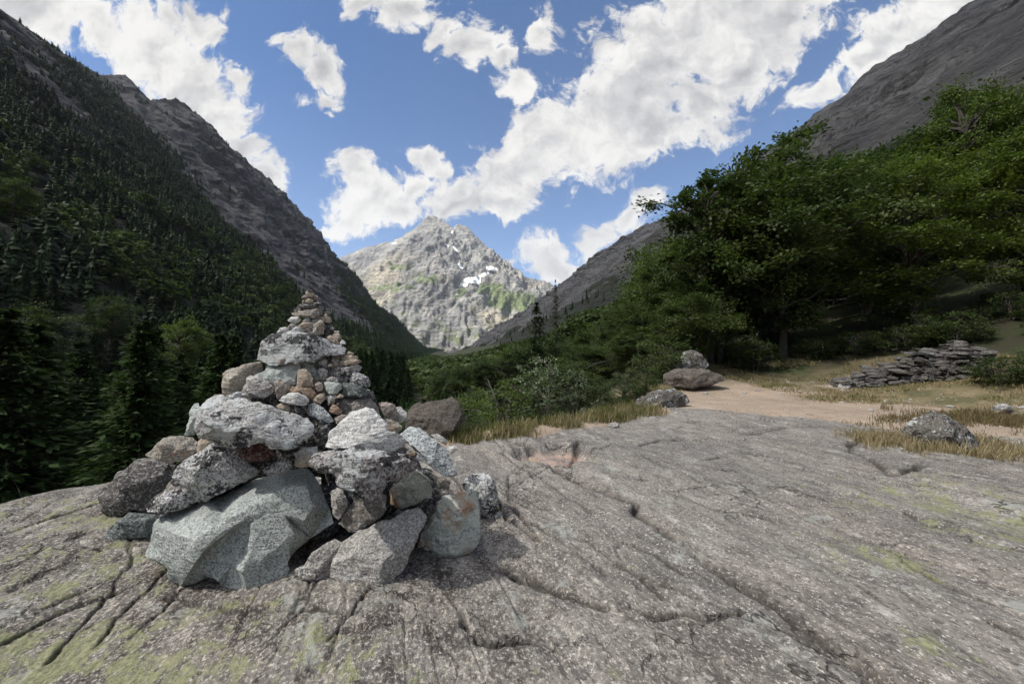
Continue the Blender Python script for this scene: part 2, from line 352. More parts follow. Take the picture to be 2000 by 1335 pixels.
# ---- slab material
def slab_material():
    m, n, b, o = new_mat('rock_slab_gneiss')
    p = n.n('ShaderNodeNewGeometry').outputs['Position']
    q = n.mapp(p, rot=(0, 0, -0.378))                     # long axis of the foliation = y
    w1 = n.v('ADD', q, n.v('SCALE', n.v('SUBTRACT', n.noise(q, 1.4, 4, col=True), (.5,.5,.5)), scale=.38))
    s1 = n.mapp(w1, sc=(1, .22, 1)); s2 = n.mapp(w1, sc=(1, .55, 1))
    col = n.mix(n.rng(n.noise(s1, 1.1, 9, .7), .38, .62), (.262,.246,.221), (.14,.131,.122))
    col = n.mix(n.rng(n.noise(n.mapp(w1, loc=(4,2,0), sc=(1,.35,1)), 1.7, 8, .7), .50, .66, 0, .75), col, (.225,.20,.175))
    col = n.mix(n.rng(n.noise(n.mapp(w1, loc=(9,5,0), sc=(1,.5,1)), .8, 8, .68), .50, .62, 0, .7), col, (.135,.128,.124))
    mid = n.noise(n.mapp(n.v('ADD', q, n.v('SCALE', n.v('SUBTRACT', n.noise(q, 1.4, 4, col=True), (.5,.5,.5)), scale=.14)), sc=(1, .5, 1)), 9, 8, .8)
    col = n.mix(n.rng(mid, .50, .60, 0, .72), col, (.075,.068,.066))
    col = n.mix(n.rng(mid, .44, .36, 0, .55), col, (.55,.52,.48))
    sq = n.mapp(q, sc=(1, .7, 1)); fine = n.noise(sq, 52, 5, .8)
    col = n.mix(n.rng(fine, .52, .60, 0, .8), col, (.06,.055,.055))
    lt = n.noise(n.mapp(q, sc=(1, .75, 1), loc=(3, 1, 2)), 80, 4, .8)
    col = n.mix(n.rng(lt, .565, .63, 0, .8), col, (.66,.63,.58))
    # hair cracks along the foliation, dark with dirt
    wl_ = n.v('ADD', q, n.v('SCALE', n.v('SUBTRACT', n.noise(q, 1.1, 2, col=True), (.5,.5,.5)), scale=.22))
    def lines(sc, st, wd, msk, loc):
        v = n.noise(n.mapp(wl_, loc=loc, sc=(1, st, 1)), sc, 6, .55)
        return n.m('MULTIPLY', n.rng(n.m('ABSOLUTE', n.m('SUBTRACT', v, .5)), wd*.25, wd, 1, 0), n.rng(n.noise(q, msk, 4, .6), .47, .56))
    ln = lines(1.6, .7, .006, .8, (8,3,0))
    crack = n.m('MAXIMUM', n.n('ShaderNodeAttribute', attribute_name='dirt').outputs['Fac'], n.m('MULTIPLY', ln, .85))
    mo = n.n('ShaderNodeAttribute', attribute_name='mottle').outputs['Fac']
    mt_ = n.m('ADD', n.m('MULTIPLY', n.noise(n.mapp(q, loc=(6,6,0), sc=(1,.75,1)), 17, 8, .8), .65), n.m('MULTIPLY', n.noise(q, 3.1, 4, .6), .35))
    col = n.mix(n.m('MULTIPLY', mo, n.rng(mt_, .49, .545, 0, .88)), col, (.045,.038,.036))
    col = n.mix(n.m('MULTIPLY', mo, n.rng(lt, .52, .58, 0, .6)), col, (.50,.46,.41))
    # crusty map lichen in small sharp spots
    reg = n.n('ShaderNodeAttribute', attribute_name='lichen').outputs['Fac']
    yl = n.m('ADD', n.m('MULTIPLY', n.noise(n.mapp(w1, sc=(1, .7, 1)), 19, 8, .8), .55), n.m('MULTIPLY', n.noise(w1, 4.5, 4, .65), .45))
    yl = n.m('ADD', yl, n.m('MULTIPLY', n.m('SUBTRACT', reg, .55), .17))
    lc = n.mix(n.rng(n.noise(p, 60, 4, .8), .45, .58), (.27,.28,.15), (.15,.16,.095))
    col = n.mix(n.rng(yl, .528, .548, 0, .8), col, lc)
    gl = n.m('ADD', n.m('MULTIPLY', n.noise(n.mapp(w1, loc=(2,9,0)), 14, 8, .78), .5), n.m('MULTIPLY', n.noise(n.mapp(w1, loc=(2,9,0)), 2.5, 3, .6), .5))
    col = n.mix(n.rng(gl, .575, .60, 0, .6), col, (.33,.35,.33))
    col = n.mix(n.m('MULTIPLY', crack, .9), col, (.035,.03,.027))
    pit = n.n('ShaderNodeAttribute', attribute_name='pit').outputs['Fac']
    col = n.mix(n.m('MULTIPLY', pit, n.rng(n.noise(p, 7, 6, .75), .42, .6, .15, .9)), col, (.38,.27,.22))
    n.L.new(col, b.inputs['Base Color'])
    h = n.m('SUBTRACT', n.m('ADD', n.m('ADD', n.m('MULTIPLY', mid, -1.2), n.m('MULTIPLY', n.noise(n.mapp(w1, sc=(1, .26, 1)), 6, 9, .66), 2.4)), n.m('MULTIPLY', fine, -.35)), n.m('MULTIPLY', ln, 1.3))
    bump(n, b, h, .75, .020)
    return m
mat_slab = slab_material()

def build_slab():
    py = np.concatenate([np.arange(2400, 1400, -8), np.arange(1400, 1000, -2.6), np.arange(1000, 765, -1.7)])
    Yr = CZ*F/(py-HY)
    Yr = np.concatenate([[-1.5, -.6, .1], Yr, np.arange(Yr[-1]+.3, 13, .3)])
    pxs = np.concatenate([np.arange(-1500, -300, 12.), np.arange(-300, 2400, 3.), np.arange(2400, 4000, 12.)])
    den = np.concatenate([[.55]*3, CZ/((py-HY)/F)/1.0, np.full(len(Yr)-len(py)-3, Yr[-1])])
    w = np.maximum(Yr, .55)
    X = (pxs[None, :]-1000)/F*w[:, None]; Yg = np.repeat(Yr[:, None], len(pxs), 1)
    x, y = X.ravel(), Yg.ravel()
    z = slab_z(x, y)
    zs = slab_z(x, y, False)
    # dirt collects in the cracks
    dirt = np.zeros_like(x)
    for g, wd, dp in CRG:
        xs = [p[0] for p in g]; ys = [p[1] for p in g]
        sel = (x > min(xs)-.2) & (x < max(xs)+.2) & (y > min(ys)-.2) & (y < max(ys)+.2)
        Xs = x[sel]+.032*fbm(x[sel]*7, y[sel]*7, o=5, seed=31, g=.65); Ys = y[sel]+.032*fbm(x[sel]*7, y[sel]*7, o=5, seed=32, g=.65)
        d = np.full(Xs.shape, 9.)
        for (ax, ay), (bx, by) in zip(g[:-1], g[1:]):
            ux, uy = bx-ax, by-ay; t = np.clip(((Xs-ax)*ux+(Ys-ay)*uy)/(ux*ux+uy*uy+1e-9), 0, 1)
            d = np.minimum(d, np.hypot(Xs-ax-t*ux, Ys-ay-t*uy))
        dirt[sel] = np.maximum(dirt[sel], np.exp(-(d/(wd*1.05))**2)*np.clip(.95+.7*vnoise(Xs*3, Ys*3, seed=34), .3, 1))
    lich = .5*sstep(-.1, -1.6, x)*sstep(4, 2.4, y)+.35*sstep(.6, -.3, x)*sstep(1.7, 1.35, y)
    for cx, cy, r, a in [(1900,990,1.1,.72),(1700,1075,.28,.9),(1640,980,.5,.3),(1850,1300,.25,.6),(1160,890,.5,.45),(1130,1150,.2,.4),(1240,860,.8,.3),(100,1180,.5,.55),(330,1230,.5,.4)]:
        gx, gy = to_ground(cx, cy); lich = np.maximum(lich, a*np.exp(-(((x-gx)/r)**2+((y-gy)/(r*.8))**2)))
    q = ((x-.42)/.42)**2+((y-3.95)/.36)**2+.35*fbm(x*4, y*4, o=3, seed=41)
    me = np_mesh('rock_slab', np.stack([x, y, z], 1), grid_faces(len(Yr), len(pxs)), True,
                 {'dirt': dirt, 'lichen': lich, 'mottle': np.maximum(sstep(.9, -.5, x)*sstep(4.2, 2.4, y), .75*sstep(1.9, 1.4, y)*sstep(1.3, .4, x)), 'pit': sstep(.9, .5, q)})
    obj('rock_slab', me, mat_slab, kind='structure')
build_slab()

# ---- soil, path and slopes: one ground sheet
def ground_material():
    m, n, b, o = new_mat('earth_and_dry_grass')
    p = n.n('ShaderNodeNewGeometry').outputs['Position']
    earth = n.mix(n.rng(n.noise(p, 1.2, 6, .65), .35, .65), (.34,.275,.215), (.24,.19,.145))
    earth = n.mix(n.rng(n.noise(p, 30, 5, .8), .56, .66, 0, .7), earth, (.48,.41,.34))
    earth = n.mix(n.rng(n.noise(p, 22, 4, .8), .55, .66, 0, .7), earth, (.11,.085,.06))
    gr = n.n('ShaderNodeAttribute', attribute_name='grass').outputs['Fac']
    grass = n.mix(n.rng(n.noise(p, 1.7, 5, .65), .42, .6), (.21,.17,.105), (.10,.095,.05))
    grass = n.mix(n.rng(n.noise(p, 40, 3, .8), .52, .62, 0, .6), grass, (.045,.045,.02))
    f = n.rng(n.m('ADD', gr, n.m('MULTIPLY', n.m('SUBTRACT', n.noise(p, 4, 6, .7), .5), 1.1)), .4, .62)
    col = n.mix(f, earth, grass)
    wd = n.n('ShaderNodeAttribute', attribute_name='wood_and_shade').outputs['Fac']
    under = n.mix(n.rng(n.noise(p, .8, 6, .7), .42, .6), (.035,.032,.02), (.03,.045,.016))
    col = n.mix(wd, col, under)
    n.L.new(col, b.inputs['Base Color'])
    bump(n, b, n.m('ADD', n.noise(p, 9, 8, .7), n.m('MULTIPLY', n.noise(p, 60, 3, .7), .3)), .8, .03)
    return m
mat_ground = ground_material()
def build_ground():
    ax = lambda a: np.concatenate([-np.array(a[::-1]), [0], np.array(a)])
    # finer near the camera, coarser far away
    xs = np.concatenate([np.linspace(-900, -120, 40), np.linspace(-115, -12, 60), np.linspace(-11, 16, 330), np.linspace(16.4, 60, 80), np.linspace(62, 260, 50), np.linspace(270, 700, 24)])
    ys = np.concatenate([np.linspace(-300, -20, 15), np.linspace(-18, 2, 25), np.linspace(2.2, 18, 240), np.linspace(18.3, 60, 90), np.linspace(62, 400, 80), np.linspace(410, 3600, 90)])
    X, Y = np.meshgrid(xs, ys); x, y = X.ravel(), Y.ravel()
    z = soil_z(x, y)+sstep(40, 200, np.hypot(x, y))*6*fbm(x/60, y/60, o=4, seed=61)
    v = brink_v(x, y)
    wood_and_shade = np.maximum(sstep(-.35, -1.0, v), sstep(9.6, 12, y)*sstep(3, 4, x))  # wood floor; under the near trees their shade is painted in as well
    wood_and_shade = np.maximum(wood_and_shade, sstep(10.2, 12, x)*sstep(7, 9, y)); wood_and_shade = np.maximum(np.maximum(wood_and_shade, sstep(20, 26, x)), sstep(18, 24, y))
    # trodden earth runs along the slab; grass further back and on the brink
    s = soil_s(x, y)
    grass = np.clip(sstep(2.2, 3.0, s)*.75*sstep(7.3, 8.4, y+.25*(x-4))+sstep(1.3, .35, np.abs(v))*.3+.55*sstep(7.2, 8.2, x), 0, 1)
    path = np.exp(-((y-(8.6+.0*x+.28*(x-5)))/.55)**2)*sstep(4.4, 5.5, x)*sstep(12, 9, x)
    path = np.maximum(path, np.exp(-(((x-5.2)/1.1)**2+((y-9.5)/1.3)**2)))
    grass = np.clip(grass-path*.75, 0, 1)
    me = np_mesh('ground', np.stack([x, y, z], 1), grid_faces(len(ys), len(xs)), True, {'wood_and_shade': wood_and_shade, 'grass': grass})
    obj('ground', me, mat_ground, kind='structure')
build_ground()

# ------------------------------------------------------------------ mountains
def rock_material(name, ca, cb, scale, veg=None, snow=False, warm=None, bd=1.0, vn=1.6):
    m, n, b, o = new_mat(name)
    p = n.n('ShaderNodeNewGeometry').outputs['Position']
    s = n.mapp(p, rot=(.35, .5, .2), sc=(1, 1, 2.6))
    col = n.mix(n.rng(n.noise(s, scale, 8, .66), .38, .62), ca, cb)
    if warm: col = n.mix(n.rng(n.noise(p, scale*.35, 5, .6), .48, .62, 0, .75), col, warm)
    col = n.mix(n.rng(n.noise(s, scale*7, 6, .75), .52, .64, 0, .5), col, tuple(c*.35 for c in ca))
    col = n.mix(n.rng(n.noise(s, scale*4, 6, .75), .56, .68, 0, .45), col, tuple(min(.6, c*1.8) for c in ca))
    if snow:   # dark bands along the inclined beds, painted in as shading for the ribs
        sp_ = n.mapp(p, rot=(0, -.75, .3), sc=(1, 1, 3.2)); col = n.mix(n.rng(n.noise(sp_, .0016, 8, .68), .50, .60, 0, .6), col, (.095,.095,.105))
    for k, (sc_, wd) in enumerate(((1.2, .022), (3.4, .03))):
        v = n.noise(n.mapp(p, loc=(k*37., 11, 5), rot=(.3, .2, .5), sc=(1, 1, .45)), scale*sc_, 8, .66)
        col = n.mix(n.m('MULTIPLY', n.rng(n.m('ABSOLUTE', n.m('SUBTRACT', v, .5)), 0, wd, .8, 0), n.rng(n.noise(p, scale*.8, 4, .6), .4, .6)), col, tuple(c*.22 for c in ca))
    if veg:
        at = n.n('ShaderNodeAttribute', attribute_name='veg').outputs['Fac']
        f = n.rng(n.m('ADD', at, n.m('MULTIPLY', n.m('SUBTRACT', n.noise(p, scale*2.5, 9, .78), .5), vn)), .45, .55)
        vc = n.mix(n.rng(n.noise(p, scale*5, 5, .7), .4, .6), veg, tuple(c*.55 for c in veg))
        col = n.mix(n.m('MULTIPLY', f, .9), col, vc)
    if snow:
        at = n.n('ShaderNodeAttribute', attribute_name='snow').outputs['Fac']
        f = n.rng(n.m('ADD', at, n.m('MULTIPLY', n.m('SUBTRACT', n.noise(p, scale*3, 6, .7), .5), .7)), .5, .56)
        col = n.mix(f, col, (.85,.87,.9))
    n.L.new(col, b.inputs['Base Color'])
    bump(n, b, n.m('ADD', n.noise(s, scale*3, 9, .7), n.m('MULTIPLY', n.vor(s, scale*4), .35)), 1.0, bd)
    return m
MAT_LEFT = rock_material('cliff_left', (.112,.111,.118), (.040,.040,.045), .012, veg=(.017,.030,.012), bd=22)
MAT_RIGHT = rock_material('cliff_right', (.165,.165,.172), (.058,.058,.064), .014, veg=(.03,.04,.022), bd=26, vn=1.15)
MAT_PEAK = rock_material('peak_rock', (.235,.232,.218), (.125,.13,.138), .0035, veg=(.12,.155,.065), snow=True, warm=(.275,.245,.19), bd=45, vn=2.6)

# ridge lines in valley coordinates: (lateral, along, height above camera)
RL = np.array([(900,-600,560),(900,-300,600),(900,300,640),(900,775,692),(900,900,706),(900,1007,722),(900,1071,771),(900,1163,758),(900,1215,800),(900,1273,840),(900,1340,858),(900,1435,861),(900,1607,836),(898,1822,862),(898,2000,872),(880,2174,862),(848,2305,768),(762,2400,607),(712,2450,424),(660,2500,300),(538,2560,171),(402,2600,87),(200,2680,20),(60,2750,0)], float)
RR = np.array([(700,-300,470),(700,0,462),(700,300,452),(700,440,450),(700,486,447),(700,536,450),(700,590,445),(700,612,424),(700,633,422),(700,682,414),(700,729,413),(700,861,413),(700,1000,417),(700,1167,420),(700,1250,433),(700,1420,445),(700,1591,425),(690,1700,420),(690,1850,400),(698,2017,389),(616,2200,293),(479,2250,165),(400,2270,120),(276,2300,68),(190,2350,30),(100,2400,0)], float)
def wall_sheet(RG, side, base_lat, base_zf, name, mat, seed, vegf):
    cum = np.concatenate([[0], np.cumsum(np.hypot(np.diff(RG[:, 0]), np.diff(RG[:, 1])))])
    ns = 620; sv = np.linspace(0, cum[-1], ns)
    # denser where it is far away but matters for the outline
    lat = np.interp(sv, cum, RG[:, 0]); al = np.interp(sv, cum, RG[:, 1]); zz = np.interp(sv, cum, RG[:, 2])
    zz = zz+(15*fbm(sv/48, sv*0, o=6, seed=seed+9, g=.62))*sstep(0, 200, zz)
    tv = np.concatenate([np.linspace(0, 1, 260), 1+np.linspace(.01, .8, 30)])
    T, S = np.meshgrid(tv, np.arange(ns), indexing='ij')
    la, aa, za = lat[S], al[S], zz[S]
    bl = np.minimum(base_lat, la*.5); bz = base_zf(aa)
    ba = np.minimum(aa, 2350)
    t = np.clip(T, 0, 1)
    prof_near = t**1.12; prof_far = t**1.34-.035*np.sin(t*19+3*fbm(aa/260, t*2, o=2, seed=seed+8))*t*(1-t)*2
    fk = sstep(900, 1300, aa)
    pr = prof_near*(1-fk)+prof_far*fk
    L = bl+(la-bl)*t; A = ba+(aa-ba)*t; Z = bz+(za-bz)*pr
    over = np.clip(T-1, 0, 1); L = L+over*700; Z = Z-over*620
    X = side*L-.173*A; Yv = A
    # relief: gullies and buttresses running down the slope, ledges across it
    dn = fbm(A/210, t*1.4+L/900, o=3, seed=seed+3)
    rel = 40*ridged(A/170+dn*1.2, L/420, Z/420, o=5, seed=seed, g=.58)+32*ridged(A/62+dn, L/80, Z/52, o=5, seed=seed+4, g=.64)
    tz = Z/58+1.3*fbm(A/160, Z/200, o=3, seed=seed+11); fz = tz-np.floor(tz)
    rel = rel+5*fbm(A/14, L/16, Z/10, o=3, seed=seed+6)+17*(1-sstep(.0, .75, fz))*sstep(-.35, .25, fbm(A/120, L/150, o=3, seed=seed+12))
    amp = (.25+.75*sstep(.02, .3, t))*(1-.62*sstep(.88, 1.0, t))*sstep(-.02, .12, t)
    rel = rel*amp*((.45 if side < 0 else .52)+(.55 if side < 0 else .42)*fk)
    nx, nz = -side*.62, .78
    X = X+nx*rel; Z = Z+nz*rel*.6
    V = np.stack([X.ravel(), Yv.ravel(), (Z+CZ).ravel()], 1)
    ledge = fbm(A/60, L/60, Z/25, o=4, seed=seed+7)
    veg = vegf(t, aa, la, ledge, dn)
    fc = grid_faces(len(tv), ns)
    me = np_mesh(name, V, fc if side < 0 else fc[:, ::-1], True, {'veg': veg.ravel()})
    obj(name, me, mat, kind='structure')
    return V.reshape(len(tv), ns, 3), t, aa, veg, T
def veg_left(t, a, la, ledge, dn):
    ab = np.interp(t+.10*ledge, [0,.14,.35,.68,1], [430,500,650,883,1010])      # where the forested flank ends and the cliffs begin
    cliff = sstep(-70, 70, a-ab+60*dn)*np.maximum(sstep(.07, .15, t+.08*ledge), 0)
    cliff = cliff*(1-sstep(.335, .25, (75+(la-75)*t)/np.maximum(a, 300)+.05*ledge)*sstep(900, 1200, a))     # wooded foot of the cliffs far up the valley
    outcrop = sstep(.12, .34, fbm(a/110, t*5, o=4, seed=77)+.2*ledge)*sstep(.30, .45, t)
    top = sstep(.78, .95, t+.15*ledge)*.5
    return np.clip((1-cliff)*(1.15-.9*outcrop-top)+cliff*.52*sstep(.10, .5, ledge+.2*dn), 0, 1.2)
def veg_right(t, a, la, ledge, dn):
    lim = np.interp(a, [-300,300,700,1300,2000,2400], [.16,.16,.13,.10,.08,.3])
    f = sstep(lim+.10, lim-.10, t+ledge*.2)
    return np.clip(f+.22*sstep(.2, .5, ledge)*sstep(1500, 500, a)+.08*sstep(.1,.5,ledge), 0, 1)
WL = wall_sheet(RL, -1, 75, lambda a: -23+sstep(300, 2400, a)*22, 'left_mountain', MAT_LEFT, 100, veg_left)
WR = wall_sheet(RR, 1, 40, lambda a: np.interp(a, [-300,0,80,300,900,2400], [12,12,8,-6,-10,-4]), 'right_mountain', MAT_RIGHT, 200, veg_right)

def build_peak():
    xs = np.linspace(-4200, 2600, 640); ys = np.linspace(3300, 7600, 400)
    X, Y = np.meshgrid(xs, ys); 
    def pt(px, py, Yd): return ((px-1000)/F*Yd, Yd, (HY-py)/F*Yd)
    sky_ = [(560,560,5900),(640,522,5900),(668,503,5850),(700,490,5800),(735,478,5750),(765,473,5700),(790,462,5620),(806,452,5560),(822,436,5500),(836,427,5480),(846,421,5480),(860,426,5500),(872,436,5520),(879,452,5560),(885,451,5580),(900,438,5600),(914,444,5600),(926,462,5600),(938,480,5600),(950,494,5600),(962,510,5600),(975,517,5600),(985,519,5600),(992,524,5600),(997,531,5600),(1020,536,5650),(1045,545,5700),(1075,553,5800),(1130,585,5900),(1250,640,6000)]
    ridges = [(sky_, .95, 1.0),
     ([(846,421,5480),(838,462,5300),(822,490,5150),(812,520,5000),(786,560,4750),(742,610,4400),(700,668,4100)], .80, 1.15),
     ([(812,520,5000),(838,560,4800),(846,610,4500),(826,670,4150)], .85, 1.15),
     ([(765,473,5700),(738,500,5450),(700,540,5150),(670,590,4800),(640,650,4400)], .72, 1.1),
     ([(905,440,5600),(898,480,5400),(876,515,5200),(884,560,4900),(896,610,4600),(880,672,4150)], .85, 1.1),
     ([(884,560,4900),(915,590,4700),(934,630,4400),(930,680,4100)], .85, 1.1),
     ([(995,531,5600),(992,560,5350),(975,592,5050),(962,625,4700),(975,665,4300)], .62, .9),
     ([(1045,545,5700),(1042,575,5300),(1030,610,4900)], .6, .9),
     ([(640,522,5900),(610,560,5500),(590,620,5000)], .7, 1.0)]
    wx = X+170*fbm(X/700, Y/700, o=4, seed=301); wy = Y+170*fbm(X/700, Y/700, o=4, seed=302)
    H = np.full(X.shape, -500.)
    for k, (pts, sl, _) in enumerate(ridges):
        q = [pt(*p) for p in pts]
        use = (X, Y) if k == 0 else (wx, wy)
        for (ax, ay, az), (bx, by, bz) in zip(q[:-1], q[1:]):
            ux, uy = bx-ax, by-ay; t = np.clip(((use[0]-ax)*ux+(use[1]-ay)*uy)/(ux*ux+uy*uy), 0, 1)
            d = np.hypot(use[0]-ax-t*ux, use[1]-ay-t*uy)
            h = az+(bz-az)*t-d*sl*(1+.25*np.exp(-d/250))
            a = H; H = np.where(np.abs(a-h) < 60, np.maximum(a, h)+(60-np.abs(a-h))**2/240*0.3, np.maximum(a, h))
    H = np.maximum(H, -60+np.clip(Y-3400, 0, 9e9)*.08)
    # skyline distance keeps the outline; strata dip down to the left
    dsk = np.full(X.shape, 1e9); q = [pt(*p) for p in sky_]
    for (ax, ay, az), (bx, by, bz) in zip(q[:-1], q[1:]):
        ux, uy = bx-ax, by-ay; t = np.clip(((X-ax)*ux+(Y-ay)*uy)/(ux*ux+uy*uy), 0, 1)
        dsk = np.minimum(dsk, np.hypot(X-ax-t*ux, Y-ay-t*uy))
    k = .22+.78*sstep(0, 420, dsk)
    st = (X*.80-H*.9+Y*.25)
    H = H+k*(125*ridged(st/330+.5*fbm(X/500, Y/500, o=3, seed=311), (X+Y)/1500, o=5, seed=312, g=.6)-20)
    H = H+k*(95*ridged(X/230, Y/330, H/500, o=6, seed=313, g=.62)-20)+k*14*fbm(X/40, Y/40, o=3, seed=314)+(1-k)*26*ridged(X/120, Y/90, o=4, seed=316, g=.6)-(1-k)*8
    # snow and meadow patches at their places on the mountain, picked by bearing and height
    U = 1000+F*X/Y; Vv = HY-F*H/Y
    snow = np.zeros(X.shape); front = (Y < 5750)
    for cx, cy, rx, ry, a in [(922,546,20,5.5,.0),(906,555,8,5,0),(945,536,13,3.5,-.3),(960,524,14,4,.2),(930,549,10,6,0),(883,453,2.2,4,.3),(770,475,6,1.2,-.2),(890,487,8,2,.8),(872,478,6,1.5,.6),(900,520,8,3,.9),(650,516,10,3,-.3)]:
        c, s_ = math.cos(a), math.sin(a); du, dv = U-cx, Vv-cy
        snow = np.maximum(snow, 1-(((du*c+dv*s_)/rx)**2+((-du*s_+dv*c)/ry)**2)*.5)
    snow = np.clip(snow, 0, 1)*front
    veg = np.zeros(X.shape)
    for cx, cy, rx, ry in [(985,585,38,24),(960,565,30,16),(1020,590,40,24),(900,570,30,14),(830,545,40,14),(760,560,60,18),(720,600,40,30),(780,520,40,10)]:
        veg = np.maximum(veg, (1 if cx > 940 else .62)*np.exp(-(((U-cx)/rx)**2+((Vv-cy)/ry)**2)))
    veg = np.maximum(veg, .42*sstep(430, 700, Vv))
    me = np_mesh('distant_peak', np.stack([X.ravel(), Y.ravel(), (H+CZ).ravel()], 1), grid_faces(len(ys), len(xs)), True, {'snow': snow.ravel(), 'veg': veg.ravel()})
    obj('distant_peak', me, MAT_PEAK, kind='structure')
build_peak()

# the big cloud added out of view over the near valley: it shades the slab, the forests and both valley sides, the far peak stays in the sun
def build_shade_cloud():
    me = bpy.data.meshes.new('shade_cloud'); bm = bmesh.new()
    bmesh.ops.create_icosphere(bm, subdivisions=5, radius=1)
    for v in bm.verts:
        x, y, z = v.co; a = 1+.12*float(vnoise(x*2, y*2, z*2, 5))+.05*float(vnoise(x*6, y*6, z*6, 6))
        v.co = Vector((x*2600*a, y*2400*a, (z*420 if z > 0 else z*90)*a+40*float(vnoise(x*9, y*9, z*9, 8))))
    bm.to_mesh(me); bm.free()
    for p_ in me.polygons: p_.use_smooth = True
    m = bpy.data.materials.new('shade_cloud_vapour'); m.use_nodes = True; m.node_tree.nodes.clear(); n = NT(m.node_tree)
    t = n.n('ShaderNodeBsdfTranslucent'); t.inputs[0].default_value = (.97,.97,.97,1)
    d = n.n('ShaderNodeBsdfDiffuse'); d.inputs[0].default_value = (.95,.95,.95,1)
    mx = n.n('ShaderNodeMixShader'); mx.inputs[0].default_value = .12
    n.L.new(t.outputs[0], mx.inputs[1]); n.L.new(d.outputs[0], mx.inputs[2])
    tr = n.n('ShaderNodeBsdfTransparent'); m2 = n.n('ShaderNodeMixShader'); m2.inputs[0].default_value = .50; n.L.new(mx.outputs[0], m2.inputs[1]); n.L.new(tr.outputs[0], m2.inputs[2]); mx = m2
    n.L.new(mx.outputs[0], n.n('ShaderNodeOutputMaterial').inputs[0])
    k = 3000/math.tan(SUN_EL)
    obj('shade_cloud', me, m, loc=(-150+math.sin(SUN_AZ)*k, 800+math.cos(SUN_AZ)*k, 3050), kind='structure')
build_shade_cloud()

